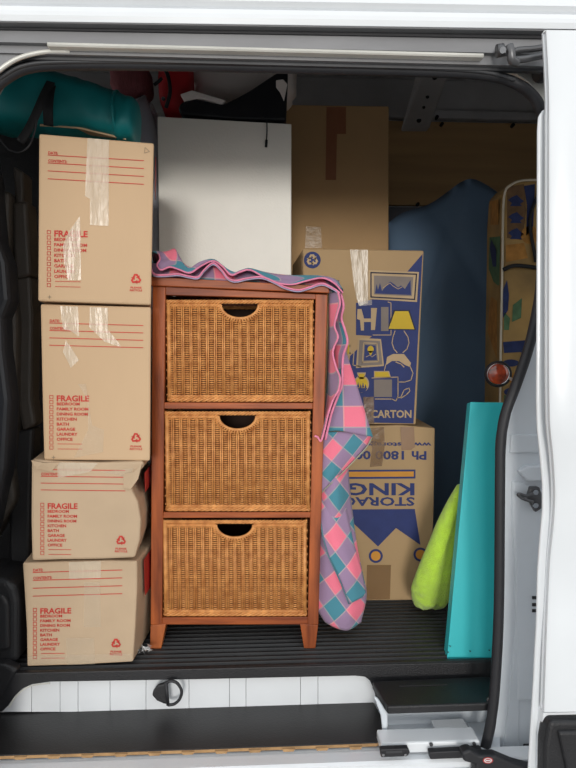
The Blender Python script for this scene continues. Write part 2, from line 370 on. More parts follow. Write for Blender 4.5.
# right jamb
f = vf(1.30)
jp = [(544, 60), (700, 60), (700, 790), (480, 790), (489, 745), (495, 715), (499, 670), (502, 600), (503, 480), (504, 440), (509, 412), (519, 385), (531, 350), (540, 312), (545, 270)]
jamb = prism('trim_3', f, jp, 0, .008, M['jamb'], kind='structure'); jamb['label'] = 'white painted rear pillar jamb beside the opening'
prism('upper_corner', vf(1.29), [(506, 66), (520, 66), (560, 60), (560, 112), (545, 110), (540, 96), (528, 82)], 0, .03, M['silver'], jamb, bevel=.002)
prism('jamb_panel', vf(1.30), [(510, 434), (560, 434), (560, 452), (509, 453)], -.006, .01, M['jamb'], jamb, bevel=.003)
prism('jamb_panel', vf(1.30), [(511, 480), (522, 482), (535, 488), (560, 488), (560, 700), (516, 700), (514, 560), (511, 520)], -.006, .01, M['jamb'], jamb, bevel=.006)
prism('jamb_rib', vf(1.30), [(516, 470), (524, 465), (560, 462), (560, 480), (524, 480)], -.016, .01, M['jamb'], jamb, bevel=.005, seg=3)
prism('jamb_channel', vf(1.30), [(508, 700), (522, 560), (525, 560), (520, 640), (518, 790), (498, 790)], -.004, .02, M['jamb'], jamb, bevel=.004)
for py in (596, 603, 609):
    prism('vent_slot', vf(1.294), rect(532, py, 536, py + 3), -.002, .006, M['rubber'], jamb)
for py, h in ((745, 4), (756, 6)):
    prism('rubber_buffer', vf(1.294), rect(524, py, 532, py + h), -.008, .006, M['rubber'], jamb, bevel=.002)
f = vf(1.288)
lt = prism('striker_plate', f, [(530, 487), (539, 487), (541, 493), (541, 508), (535, 512), (531, 505), (527, 497)], -.004, .012, M['steel'], jamb, bevel=.002)
mb = MB(); mb.tube(catmull([f.hit(*p, .012) for p in ((533, 502), (524, 499), (518, 495), (520, 494), (527, 496), (533, 493))], 4), .0035, 8); mb.build('striker_loop', M['steel'], lt, smooth=True)
for py in (492, 505):
    mb = MB(); c = f.hit(535, py, .006); mb.tube([c, c + Vector((0, -.005, 0))], .006, 10); mb.build('bolt', M['chrome'], lt)

# sliding door, run back to the right outside the body
f = vf(1.12)
door = None
inner = [(545, 30), (547, 70), (548, 110), (548, 200), (548, 300), (548, 380), (549, 425), (552, 455), (554, 490), (553, 520), (549, 560), (547, 600), (545, 650), (543, 712)]
fwd = [0, .004, .008, .012, .014, .016, .015, .010, .004, .000, -.004, -.004, .002, .004]
mb = MB(); rows = []
ip = catmull([(x, y, d) for (x, y), d in zip(inner, fwd)], 4)
ncol = 6
for p in ip:
    row = []
    for k, xx in enumerate((0, .3, 1.2, 4, 30, 160)):
        off = p.z + (-.012, -.008, -.003, 0, .004, .012)[k]
        px = p.x + xx; py = p.y + (.012 * (xx if p.y < 400 else -xx))
        row.append(f.hit(px, py, off))
    rows.append(row)
n = len(rows)
vsl = [v for r in rows for v in r] + [v + V(0, .014, 0) for r in rows for v in r]
fs = [(i * ncol + j, i * ncol + j + 1, (i + 1) * ncol + j + 1, (i + 1) * ncol + j) for i in range(n - 1) for j in range(ncol - 1)]
o = n * ncol
fs += [tuple(o + q for q in f_[::-1]) for f_ in fs]
for i in range(n - 1):
    fs += [(i * ncol, (i + 1) * ncol, o + (i + 1) * ncol, o + i * ncol), (i * ncol + ncol - 1, o + i * ncol + ncol - 1, o + (i + 1) * ncol + ncol - 1, (i + 1) * ncol + ncol - 1)]
for j in range(ncol - 1):
    fs += [(j, o + j, o + j + 1, j + 1), ((n - 1) * ncol + j, (n - 1) * ncol + j + 1, o + (n - 1) * ncol + j + 1, o + (n - 1) * ncol + j)]
mb.add(vsl, fs); door = mb.build('door_1', M['paint'], smooth=False, kind='structure'); door['label'] = 'white sliding side door slid open to the right'
for p in door.data.polygons: p.use_smooth = True
door.modifiers.new('edges', 'EDGE_SPLIT').split_angle = R(35)
flange = [(549, 106), (543, 110), (539, 116), (538, 130), (537.5, 300), (537, 400), (538, 430), (541, 460), (543, 485), (543, 510), (540, 545), (538, 575), (537, 620), (534, 680), (528, 780), (580, 780), (580, 106)]
prism('door_flange', vf(1.145), flange, 0, .008, M['paint'], door, bevel=.006, seg=3)
prism('sill_panel', f, [(544, 714), (700, 709), (700, 790), (541, 790)], .003, .05, M['paint'], door, bevel=.003)
prism('door_moulding', f, [(546, 716), (700, 713), (700, 800), (540, 800), (541, 740), (544, 722)], -.018, .02, M['plastic'], door, bevel=.008, seg=3)
prism('moulding_inset', f, [(552, 724), (700, 720), (700, 800), (558, 800), (560, 760)], -.026, -.01, M['plastic'], door, bevel=.006, seg=3)
# upper roller
ru = MB(); g_ = vf(1.196)
ru.tube([g_.hit(497, 51), g_.hit(503, 50)], .012, 14)
ru.tube(catmull([g_.hit(509, 46, .01), g_.hit(511, 52, .012), g_.hit(512, 60, .01), g_.hit(517, 63, .005)], 4), .0085, 10)
ru.tube(catmull([g_.hit(508, 53), g_.hit(520, 50), g_.hit(534, 49), g_.hit(550, 46)], 4), .006, 8)
ru.tube(catmull([g_.hit(513, 60), g_.hit(525, 59), g_.hit(540, 56), g_.hit(552, 55)], 4), .007, 8)
ru.build('upper_roller_arm', M['steel'], door, smooth=True)
mb = MB(); mb.tube([g_.hit(503, 50, .012), g_.hit(503, 50, .018)], .006, 12); mb.build('roller', M['chrome'], door)
mb = MB(); c = vf(1.25).hit(546, 69); mb.tube([c + V(0, -.01, 0), c + V(0, .03, 0)], .018, 16); mb.build('rubber_bumper', M['rubber'], door, bevel=.003)
# lower roller arm with round sticker
g_ = vf(1.20)
prism('lower_roller_arm', g_, [(462, 753), (470, 750), (480, 756), (496, 756), (515, 764), (545, 772), (545, 800), (470, 800), (476, 765), (464, 762)], 0, .025, M['rubber'], door, bevel=.005, seg=3)
pr = Print(g_, .0012); pr.ring(488, 760.5, 0, 5.2, ry=.62); pr.build(M['sticker'], door, 'round_sticker')
pr = Print(g_, .0018); pr.ring(488, 760.5, 2.9, 4.0, ry=.6); pr.poly(rect(485.6, 760, 490.4, 761.2)); pr.build(M['stickw'], door, 'sticker_mark')

# floor nosing, riser, step well
nose = prism('trim_4', vf(1.409), [(-80, 675.5), (-80, 712), (2, 712), (8, 706), (14, 697), (22, 689), (32, 684.5), (50, 682), (200, 679.5), (355, 676), (365, 677), (370, 681), (374, 690), (378, 704), (386, 704), (386, 687), (510, 682), (510, 661.5)], 0, .015, M['plastic'], bevel=.002, kind='structure')
nose['label'] = 'black moulded edge of the load floor above the step'
riser = prism('trim_5', vf(1.432), [(-10, 720), (0, 676), (384, 672), (392, 712)], 0, .01, M['greypaint'], kind='structure'); riser['label'] = 'white panelled riser of the side step'
xs = [0, 31.5, 60, 78, 110, 146, 189, 229.5, 246, 300.5, 318, 380]
for a, b in zip(xs, xs[1:]):
    prism('riser_panel', vf(1.425), [(a + .2, 676), (b - .2, 672), (b - .2, 712), (a + .2, 712)], 0, .008, M['paint'], riser, bevel=.0006, seg=1)
mb = MB(); mb.tube(catmull([vf(1.407).hit(*p) for p in ((9, 707), (15, 697.5), (23, 690), (33, 685.2), (50, 683))], 5), .002, 6); mb.build('riser_lip', M['silver'], riser)
# D ring tie-down on the riser
g_ = vf(1.401)
c0 = g_.hit(166, 694)
mt = prism('ring_mount', g_, [(165, 683), (167, 683), (168, 704), (164, 703), (157, 700), (152.5, 695), (153, 691), (158, 685)], -.004, .008, M['plastic'], riser, bevel=.003)
mb = MB(); mb.tube(catmull([g_.hit(x, y, .008) for x, y in ((166, 683), (171, 681), (177, 683), (181, 689), (181.5, 694), (179, 700), (174, 704), (168, 705))], 5), .0036, 10); mb.tube([g_.hit(166, 682, .008), g_.hit(168, 705, .008)], .004, 8)
mb.build('tie_ring', M['rubber'], mt, smooth=True)
# step board (black faced ply)
ZS = -.106
sb = thing('step_board', hz(190, 730, ZS - .016), 'black-faced plywood board with raw edge lying in the side step', 'board')
outl = [(-70, 708), (6, 706), (200, 702), (366, 697.5), (373, 702), (381, 716), (385, 728), (384, 737), (377, 742), (200, 748.5), (-70, 757)]
def slab(name, outline, z1, z0, m, parent, bevel=0, kind=None):
    mb = MB(); n = len(outline); a = [hz(x, y, z1) for x, y in outline]; b = [Vector((p.x, p.y, z0)) for p in a]
    mb.add(a + b, [tuple(range(n)), tuple(range(2 * n - 1, n - 1, -1))] + [(i, (i + 1) % n, n + (i + 1) % n, n + i) for i in range(n)])
    return mb.build(name, m, parent, bevel=bevel, kind=kind)
slab('black_face', outl, ZS, ZS - .003, M['board_black'], sb)
slab('plywood_core', outl, ZS - .003, ZS - .013, M['ply_edge'], sb)
# step pan below, outer sill
slab('trim_6', [(-90, 700), (500, 690), (500, 752), (-90, 770)], ZS - .016, ZS - .05, M['jamb'], None, kind='structure')['label'] = 'white painted pan of the side step'
sill = sweep('trim_7', [(1.262, ZS - .012), (1.232, ZS - .013), (1.226, ZS - .018), (1.226, ZS - .03), (1.20, ZS - .034), (1.20, ZS - .09), (1.262, ZS - .09)], M['paint']); sill['label'] = 'white outer sill below the step'
sweep('sill_rail', [(1.21, ZS - .028), (1.205, ZS - .033), (1.19, ZS - .036), (1.185, ZS - .10), (1.21, ZS - .10)], M['greypaint'], sill)
for k in range(11):
    xx = 14 + k * 33.5
    prism('sill_notch', vf(1.2262), [(xx, 757.2 - .03 * xx), (xx + 13, 756.9 - .03 * xx), (xx + 11.5, 759.4 - .03 * xx), (xx + 1.5, 759.7 - .03 * xx)], -.002, .004, M['ply_edge'], sill)
# skin of the body under the sill (outside)
mb = MB(); mb.box((-1.7, 1.19, -.45), (1.7, 1.25, ZS - .09), V); mb.build('body_skin', M['paint'], sill, bevel=.01)
# right end of the step: black plastic tread block over a white wheel-side box
tread = slab('trim_8', [(372, 681), (490, 676), (498, 690), (494, 703), (388, 706.5), (383, 700)], -.03, -.049, M['plastic'], None, bevel=.004, kind='structure'); tread['label'] = 'black plastic tread block at the right end of the step'
slab('tread_groove', [(398, 684), (446, 682.5), (447, 684.5), (399, 686)], -.0285, -.031, M['rubber'], tread)
box = prism('trim_9', vf(1.36), [(384, 700), (496, 690), (490, 745), (386, 746)], 0, .03, M['jamb'], kind='structure'); box['label'] = 'white painted recess under the black tread block'
prism('recess_panel', vf(1.35), [(398, 732), (428, 731), (426, 741), (395, 742)], 0, .012, M['jamb'], box, bevel=.003)
prism('raised_box', vf(1.29), [(437, 733), (470, 731.5), (478, 741), (439, 743)], 0, .05, M['paint'], box, bevel=.003)
bar = prism('bracket_bar', vf(1.245), [(381, 743.5), (480, 740.5), (481, 748), (470, 752), (381, 754)], 0, .05, M['paint'], box, bevel=.004)
prism('recess_side', vf(1.30), [(374, 697), (378, 699), (388, 714), (388, 742), (384, 744), (381, 716)], 0, .01, M['jamb'], box, bevel=.004)
lt = prism('latch_plate', vf(1.225), [(380, 749), (408, 748), (410, 752), (407, 756), (381, 757)], -.002, .012, M['rubber'], box, bevel=.002)
prism('latch_slot', vf(1.223), [(386, 751), (402, 750.3), (402, 752.5), (386, 753.2)], -.001, .003, M['dgrey'], lt)
prism('rail_end_cover', vf(1.225), [(429, 752), (482, 749), (482, 757), (430, 759)], -.002, .014, M['rubber'], box, bevel=.002)
for px in (383, 405): mb = MB(); c = vf(1.222).hit(px, 754); mb.tube([c, c + V(0, -.004, 0)], .003, 8); mb.build('bolt', M['chrome'], lt)
for px, py in ((431, 743), (474, 742.5)): mb = MB(); c = vf(1.243).hit(px, py + 1); mb.tube([c, c + V(0, -.003, 0)], .004, 8); mb.build('bolt', M['dgrey'], bar)
mb = MB(); c = vf(1.28).hit(489, 700); mb.tube([c, c + V(0, -.008, 0)], .006, 10); mb.build('bolt', M['chrome'], box)

# left: moulded black cab trim behind the front pillar
lt = prism('trim_10', vf(1.50), [(-160, 60), (-30, 60), (-6, 200), (-8, 420), (-30, 560), (-30, 668), (-160, 668)], 0, .10, M['plastic'], bevel=.02, seg=3, kind='structure'); lt['label'] = 'black moulded plastic trim beside the carton stack'
prism('slate_panel', vf(1.46), [(-60, 150), (-8, 165), (-2, 240), (6, 262), (9, 300), (2, 318), (3, 350), (9, 400), (5, 470), (-10, 540), (-60, 560)], 0, .08, M['plastic_blue'], lt, bevel=.02, seg=4)
prism('side_bolster', vf(1.52), [(-20, 190), (10, 190), (9, 268), (14, 292), (17, 320), (16, 400), (12, 470), (16, 500), (-20, 560)], 0, .08, M['plastic_brown'], lt, bevel=.014, seg=4)
prism('column_trim', vf(1.55), [(12, 165), (24, 172), (24, 205), (15, 205)], 0, .06, M['plastic_brown'], lt, bevel=.008, seg=3)
prism('column_trim', vf(1.54), [(12, 202), (27, 200), (31, 275), (13, 280)], 0, .07, M['plastic_brown'], lt, bevel=.01, seg=3)
prism('column_trim', vf(1.55), [(14, 276), (31, 276), (33, 320), (32, 400), (36, 425), (22, 432), (16, 400)], 0, .06, M['plastic_brown'], lt, bevel=.01, seg=3)
prism('column_trim', vf(1.55), [(15, 432), (34, 428), (32, 470), (30, 560), (10, 590), (8, 480)], 0, .06, M['plastic'], lt, bevel=.01, seg=3)
mb = MB(); mb.tube(catmull([vf(1.44).hit(*p) for p in ((-6, 130), (2, 142), (10, 150), (20, 152), (29, 146), (34, 134), (37, 120))], 5), .0022, 6); mb.build('loose_cable', M['rubber'], lt)
prism('rear_panel', vf(1.95), [(-220, 110), (64, 118), (64, 700), (-220, 700)], 0, .02, M['plastic'], lt, bevel=.004)  # black sheet added to keep the gap behind the stack dark
tub = prism('trim_11', vf(1.43), [(-60, 585), (-10, 578), (8, 580), (15, 588), (18, 602), (18, 650), (18, 664), (-60, 668)], 0, .16, M['plastic'], bevel=.016, seg=4, kind='structure'); tub['label'] = 'rounded black plastic moulding on the floor beside the lowest carton'
prism('moulding_rib', vf(1.42), [(-14, 600), (2, 594), (8, 604), (9, 650), (-14, 655)], 0, .03, M['plastic'], tub, bevel=.008, seg=3)
prism('floor_moulding', vf(1.405), [(-80, 668), (4, 664), (18, 670), (14, 677), (6, 690), (-2, 704), (-80, 706)], 0, .03, M['plastic'], tub, bevel=.008, seg=3)

# ================================================================== CARTONS ON THE LEFT
def carton(name, label, face, poly, depth, m, group, shift=(0, 0), mid=None, bevel=.004):
    """a carton: front outline in pixels on its plane, walls running back by depth"""
    pts = [face.hit(*p) for p in poly]; cz = min(p.z for p in pts); cx = sum(p.x for p in pts) / len(pts)
    t = thing(name, (cx, face.p.y + depth / 2, cz), label, 'box', group)
    dv = face.back * depth + Vector((shift[0], 0, shift[1])); n = len(pts); mb = MB()
    ctr = sum(pts, Vector()) / n
    lay = [pts]
    if mid: lay.append([p + dv * .4 + (p - ctr) * Vector((1, 0, 0)).x * 0 + Vector(((p.x - ctr.x) * mid, 0, 0)) for p in pts])
    lay.append([p + dv for p in pts])
    allv = [v for l in lay for v in l]; fs = [tuple(range(n)), tuple(range(len(allv) - 1, len(allv) - n - 1, -1))]
    for k in range(len(lay) - 1): fs += [(k * n + i, k * n + (i + 1) % n, (k + 1) * n + (i + 1) % n, (k + 1) * n + i) for i in range(n)]
    mb.add(allv, fs); mb.build('carton_body', m, t, bevel=bevel)
    return t
ITEMS = ['BEDROOM', 'FAMILY ROOM', 'DINING ROOM', 'KITCHEN', 'BATH', 'GARAGE', 'LAUNDRY', 'OFFICE']
IW = [.62, .86, .84, .54, .33, .50, .56, .43]
def fragile_print(face, t, hdr, lst, rec, mark=None):
    x0, y0, x1, y1, pit = hdr; sl = (y1 - y0) / (x1 - x0); pr = Print(face)
    for k in range(4):
        pr.line([(x0, y0 + k * pit), (x1, y1 + k * pit)], .75)
    for k, (s_, wd) in enumerate((('DATE:', 10), ('CONTENTS:', 19))):
        yb = y0 + k * pit - .8; pr.text(s_, (x0 + .2, yb), (x0 + wd, yb + sl * wd), (x0 + .2, yb - 2.9))
    lx, ly0, ly1, ls, wF = lst; p = (ly1 - ly0) / 10
    for k in range(11):
        yc = ly0 + k * p; q = [(lx, yc - 1.6), (lx + 3.3, yc - 1.6 + 3 * ls), (lx + 3.3, yc + 1.7 + 3 * ls), (lx, yc + 1.7)]; pr.line(q, .55, True)
    tx = lx + 7
    pr.text('FRAGILE', (tx, ly0 + .86 * p + ls * 7), (tx + wF, ly0 + .86 * p + ls * (7 + wF)), (tx, ly0 - .36 * p + ls * 7))
    for k, (s_, wd) in enumerate(zip(ITEMS, IW)):
        yb = ly0 + (k + 1) * p + .66 * p + ls * 7; W = wd * wF * 1.14
        pr.text(s_, (tx, yb), (tx + W, yb + ls * W), (tx, yb - .62 * p))
    for k in (9, 10):
        yb = ly0 + k * p + 1.4 + ls * 7; pr.line([(tx + 1, yb), (tx + wF * .78, yb + ls * wF * .78)], .55)
    cx, cy, r = rec; pr.recycle(cx, cy, r)
    pr.text('PLEASE', (cx - 5.5, cy + r + 3.4), (cx + 5.5, cy + r + 3.6), (cx - 5.5, cy + r + 1.5)); pr.text('RECYCLE', (cx - 6.2, cy + r + 6.2), (cx + 6.2, cy + r + 6.4), (cx - 6.2, cy + r + 4.2))
    pr.build(M['red'], t)
    if mark:
        q = Print(face); mx, my = mark
        q.poly([(mx - 2.2, my), (mx - .5, my - .5), (mx, my - 2.2), (mx + .5, my - .5), (mx + 2.2, my), (mx + .5, my + .5), (mx, my + 2.2), (mx - .5, my + .5)])
        q.build(M['graymark'], t, 'corner_mark')
def tape(face, t, poly, m, off=.0022, name='packing_tape'):
    p = Print(face, off); p.poly(poly); return p.build(m, t, name)
GR = 'tan moving cartons stacked at the left'
# lowest
F4 = Face(1.425, 2.0)
c4 = carton('moving_carton', 'lowest tan carton of the left stack, standing on the black ribbed floor', F4,
            [(22.5, 563), (60, 561.5), (108, 560.5), (137, 561), (137, 590), (135, 630), (133, 662), (80, 665), (27, 666.5), (26.5, 630), (24.5, 595)], .37, M['card2'], GR, mid=.1, shift=(-.005, 0))
fragile_print(F4, c4, (33, 572.5, 122, 570, 7.9), (33.2, 610, 657, -.012, 31), (116, 643.5, 5.6))
tape(F4, c4, [(66, 638), (94, 638), (95, 664), (67, 665)], M['tapel']); tape(F4, c4, [(69, 562), (101, 561), (101, 578), (69, 579)], M['tape'])
tape(F4, c4, [(28, 656), (132, 653.5), (132.5, 661), (28, 665)], M['tapel'], .0026); tape(F4, c4, [(84, 582), (100, 582), (101, 627), (84, 627)], M['tapel'], .003)
# second
F3 = Face(1.42, 3.0)
c3 = carton('moving_carton', 'crumpled tan carton with a dented top corner, second from the bottom of the left stack', F3,
            [(31.5, 459.5), (60, 461.5), (100, 462.5), (143, 461), (144, 467), (134, 476), (132, 490), (138, 502), (141, 520), (140, 540), (135, 558), (100, 559.5), (60, 560), (32, 561), (31, 520)], .36, M['card2'], GR, mid=.06, shift=(-.03, -.003), bevel=.006)
fragile_print(F3, c3, (41, 469.5, 125, 470.5, 6.8), (40.6, 504.8, 553, .005, 30), (121, 540.5, 5.6))
tape(F3, c3, [(57, 462.5), (98, 463), (90, 472), (58, 478)], M['tape']); tape(F3, c3, [(100, 472), (134, 468), (124, 487), (123, 476)], M['tapel'])
mb = MB(); q = [F3.hit(*p) for p in ((124, 474), (135, 471), (143, 463), (139, 478), (132, 488), (124, 488))]
q = [v + F3.n * d for v, d in zip(q, (.002, .008, .012, .01, .008, .002))]; mb.add(q, [(0, 1, 5), (1, 4, 5), (1, 2, 3), (1, 3, 4)]); mb.build('torn_flap', M['card2'], c3, solid=.003)
mb = MB(); q = [F3.hit(*p) for p in ((32, 460), (45, 462), (60, 462), (52, 471), (38, 468))]
q = [v + F3.n * d for v, d in zip(q, (.004, .01, .003, .003, .008))]; mb.add(q, [(0, 1, 4), (1, 3, 4), (1, 2, 3)]); mb.build('torn_flap', M['card2'], c3, solid=.003)
# third
F2 = Face(1.425, 3.0)
c2 = carton('moving_carton', 'tan carton second from the top of the left stack, two tape strips at top', F2,
            [(40.5, 304), (151, 307), (150, 461), (44, 460), (42, 380)], .36, M['card'], GR, shift=(-.06, 0))
fragile_print(F2, c2, (49.6, 323, 143, 325.5, 7.4), (49.7, 397, 447.5, .008, 32.5), (136, 438, 5.8), (53.5, 457.5))
tape(F2, c2, [(60, 306), (78, 306.5), (79, 337), (71, 331), (63, 329)], M['tape']); tape(F2, c2, [(90, 307), (108, 308), (108, 330), (119, 343), (121, 347), (105, 342), (89, 327)], M['tape'])
tape(F2, c2, [(63, 352), (66, 340), (74, 352), (79, 360), (71, 368)], M['tape']); tape(F2, c2, [(78, 384), (86, 384), (92, 425), (104, 430), (103, 452), (74, 458), (88, 430), (88, 400)], M['tapel'])
# top
F1 = Face(1.43, 5.0)
c1 = carton('moving_carton', 'topmost tan carton of the left stack, long clear tape, under the teal bag', F1,
            [(39, 133.5), (154, 143), (151, 305), (38, 301)], .36, M['card'], GR, shift=(-.05, -.004))
fragile_print(F1, c1, (48, 155, 143.6, 160.6, 7.9), (47.2, 232, 285, .02, 33.5), (136, 279, 6), (49.5, 297))
tape(F1, c1, [(87.5, 138), (109, 140), (108.5, 226), (90, 225), (90, 199), (85, 196)], M['tape']); tape(F1, c1, [(80, 216), (81, 280), (68, 280), (64, 262), (63, 246), (69, 231)], M['tape'])
q = Print(F1); q.line([(145, 147.5), (149.5, 151.5), (144.5, 153)], .5, True); q.build(M['graymark'], c1, 'corner_mark')
mb = MB(); a = [at(40, 125, 1.50), at(80, 128, 1.51), at(126, 139, 1.52), at(126, 137, 1.60), at(40, 128, 1.60)]
mb.add(a, [(0, 1, 2, 3, 4)]); mb.build('carton_flap', M['card'], c1, solid=.004)
# red printed bands on the right-hand sides of three cartons
for F_, t_, ys, x_, dp, sh, md_ in ((F4, c4, (565, 604), 137, .37, -.005, .0), (F3, c3, (476, 497), 139, .36, -.03, .0), (F1, c1, (152, 186), 154, .36, -.05, 0)):
    dv = F_.back * dp + Vector((sh, 0, 0)); o_ = Vector((.004 if F_ is F1 else .010, 0, 0))
    a = F_.hit(x_, ys[0]); b = F_.hit(x_ - (.6 if F_ is F1 else 0), ys[1])
    mb = MB(); mb.add([a + o_ + dv * .10, a + o_ * 1.6 + dv * .45, b + o_ * 1.6 + dv * .38, b + o_ + dv * .14], [(0, 1, 2, 3)]); mb.build('red_side_print', M['redtape'], t_, recalc=False, solid=.001)

# ================================================================== BASKET CABINET
FC = Face(1.50)
cab = thing('basket_cabinet', FC.hit(232, 648), 'red-brown wooden cabinet with three wicker basket drawers, standing on the ribbed floor', 'cabinet')
cab.location.z = 0; cab.location.y = 1.62
D = .265
prism('top_board', FC, [(149.5, 277), (329, 286.5), (329, 293.5), (150, 286)], -.012, D + .01, M['woodh'], cab, bevel=.002)
prism('side_panel', FC, [(152.5, 286), (165.5, 287), (162, 625), (150.5, 625)], .0, .022, M['wood'], cab, bevel=.0015)
prism('side_panel', FC, [(315.8, 294), (327.5, 294.5), (318.3, 624.8), (307.5, 624.8)], .0, .022, M['wood'], cab, bevel=.0015)
prism('side_board', FC, [(153.2, 289), (157, 289), (154.5, 624), (151.2, 624)], .022, D, M['wood'], cab)
prism('side_board', FC, [(323, 297), (326.8, 297), (317, 624), (313.4, 624)], .022, D, M['wood'], cab)
for nm, q in (('top_rail', [(165.3, 286.5), (316, 294), (316, 299.2), (165.2, 295)]), ('middle_rail', [(164, 402.5), (313, 403), (312.8, 409), (163.8, 408.6)]),
              ('middle_rail', [(163, 512.5), (311, 512.5), (310.6, 518), (162.8, 518.3)]), ('bottom_rail', [(162, 618), (308, 617.5), (308, 625), (161.8, 625)])):
    prism(nm, FC, q, .002, .024, M['woodh'], cab, bevel=.0015)
for ya, yb in ((404, 410), (513.5, 519), (619, 625)):
    prism('shelf_board', FC, [(158, ya), (314, ya), (314, yb), (158, yb)], .024, D - .01, M['woodh'], cab)
prism('back_panel', FC, [(156, 282), (324, 291), (316, 624), (154, 624)], D - .008, D, M['wood'], cab)
prism('leg', FC, [(150.5, 625.5), (166, 624), (161, 649), (150, 649)], -.0006, .035, M['legw'], cab, bevel=.0015)
prism('leg', FC, [(300, 624), (318.2, 625), (315.4, 648.5), (304, 648.5)], -.0006, .035, M['wood'], cab, bevel=.0015)
prism('leg', FC, [(150.5, 625.5), (166, 624), (161, 649), (150, 649)], D - .035, D, M['legw'], cab, bevel=.0015)
prism('leg', FC, [(300, 624), (318.2, 625), (315.4, 648.5), (304, 648.5)], D - .035, D, M['wood'], cab, bevel=.0015)
# wicker basket: woven front and sides
BW, BH, BD = .362, .252, .225
def wicker_meshes():
    w_ = MB(); st = MB(); NS = 17; per = (BW - .02) / NS; rows_ = 40; SEG = 8
    hx, hr, hd = 0, .043, .031
    def inhole(x, z): return ((x - hx) / (hr + .004)) ** 2 + ((BH - .010 - z) / (hd + .005)) ** 2 < 1 and z < BH
    z0, z1 = .018, BH - .017
    for r in range(rows_):
        z = z0 + (z1 - z0) * (r + .5) / rows_; rz = (z1 - z0) / rows_ * .33; run = []
        def flush():
            if len(run) > 1:
                k = len(w_.v)
                for (x, y_) in run:
                    w_.v += [(x, y_ - .0015, z - 0), (x, y_, z + rz), (x, y_ + .0015, z), (x, y_, z - rz)]
                for i in range(len(run) - 1):
                    for j in range(4): w_.f.append((k + i * 4 + j, k + i * 4 + (j + 1) % 4, k + (i + 1) * 4 + (j + 1) % 4, k + (i + 1) * 4 + j))
            run.clear()
        ph = (r % 2) * .0
        for i in range(NS * SEG + 1):
            x = -BW / 2 + .01 + per * i / SEG
            if inhole(x, z): flush(); continue
            a = math.cos(2 * math.pi * i / SEG); amp = .0046 if r % 2 == 0 else .0034
            run.append((x + random.uniform(-.0002, .0002), .004 - amp * a + random.uniform(-.0003, .0003)))
        flush()
    for i in range(NS):
        x = -BW / 2 + .01 + per * (i + .5); top = BH - .012
        if abs(x) < hr: top = BH - .010 - (hd + .004) * math.sqrt(1 - (x / (hr + .004)) ** 2)
        for dx in (-.0021, .0021): st.tube([(x + dx, .0022, z0), (x + dx, .0022, top)],   .0018, 6)
    for sx_ in (-1, 1):                     # corner posts
        st.tube([(sx_ * (BW / 2 - .006), .003, .006), (sx_ * (BW / 2 - .006), .003, BH - .006)], .0052, 8)
    # sides: coarser weave
    sd_ = MB()
    for sx_ in (-1, 1):
        for r in range(22):
            z = .012 + (BH - .024) * (r + .5) / 22
            sd_.tube([(sx_ * (BW / 2 - .004) + sx_ * .002 * math.cos(k * math.pi + r * math.pi), .006 + (BD - .01) * k / 12, z) for k in range(13)], .005, 4)
    # backing behind the front, coloured as shade in the gaps, with the hand-hole cut through
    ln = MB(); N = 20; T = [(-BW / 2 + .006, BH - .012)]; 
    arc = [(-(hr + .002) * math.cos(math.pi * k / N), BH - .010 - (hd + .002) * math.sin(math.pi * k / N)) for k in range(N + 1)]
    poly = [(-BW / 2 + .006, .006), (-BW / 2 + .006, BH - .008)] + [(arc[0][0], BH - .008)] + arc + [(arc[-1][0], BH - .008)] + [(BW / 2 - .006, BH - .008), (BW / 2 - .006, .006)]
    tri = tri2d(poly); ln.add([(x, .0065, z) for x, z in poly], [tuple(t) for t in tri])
    # rims: braids
    rim = MB(); base = MB(); cur = [rim]
    def braid(pts, r, tw, strands=3):
        P = resample(pts, 90)
        for s_ in range(strands):
            q = []
            for i, p in enumerate(P):
                t = tw * i / 90 * 2 * math.pi + s_ * 2 * math.pi / strands
                q.append(p + Vector((0, r * .75 * math.sin(t), r * .75 * math.cos(t))))
            cur[0].tube(q, r * .62, 6)
    X = BW / 2 - .002
    braid([(-X, .003, BH - .004), (X, .003, BH - .004)], .0042, 13)
    braid([(-X, .003, BH - .013), (-hr - .004, .003, BH - .013)], .0036, 6); braid([(hr + .004, .003, BH - .013), (X, .003, BH - .013)], .0036, 6)
    for sx_ in (-1, 1): braid([(sx_ * X, .003, BH - .004), (sx_ * X, BD, BH - .004)], .0042, 7)
    braid([(-X, BD, BH - .004), (X, BD, BH - .004)], .0042, 9)
    cur[0] = base
    braid([(-X, .003, .013), (X, .003, .013)], .0038, 12); braid([(-X, .003, .005), (X, .003, .005)], .0042, 9)
    for sx_ in (-1, 1): braid([(sx_ * X, .003, .006), (sx_ * X, BD, .006)], .0042, 7)
    ht = MB(); arcp = [Vector((-(hr + .004) * math.cos(math.pi * k / 24), .001, BH - .011 - (hd + .003) * math.sin(math.pi * k / 24))) for k in range(25)]
    ht.tube(arcp, .0036, 8)
    for k in range(1, 24):
        p = arcp[k]; d = (p - Vector((0, .001, BH - .011))).normalized(); ht.tube([p - d * .001 + Vector((0, -.002, 0)), p + d * .010 + Vector((0, -.001, -.001))], .0018, 5)
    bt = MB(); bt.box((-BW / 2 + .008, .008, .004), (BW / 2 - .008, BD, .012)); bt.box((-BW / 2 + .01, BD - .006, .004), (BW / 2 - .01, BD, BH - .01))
    return w_, st, sd_, ln, rim, base, ht, bt
W_ = wicker_meshes()
bas0 = bpy.data.objects.new('basket_drawer', None); C.objects.link(bas0)
parts = []
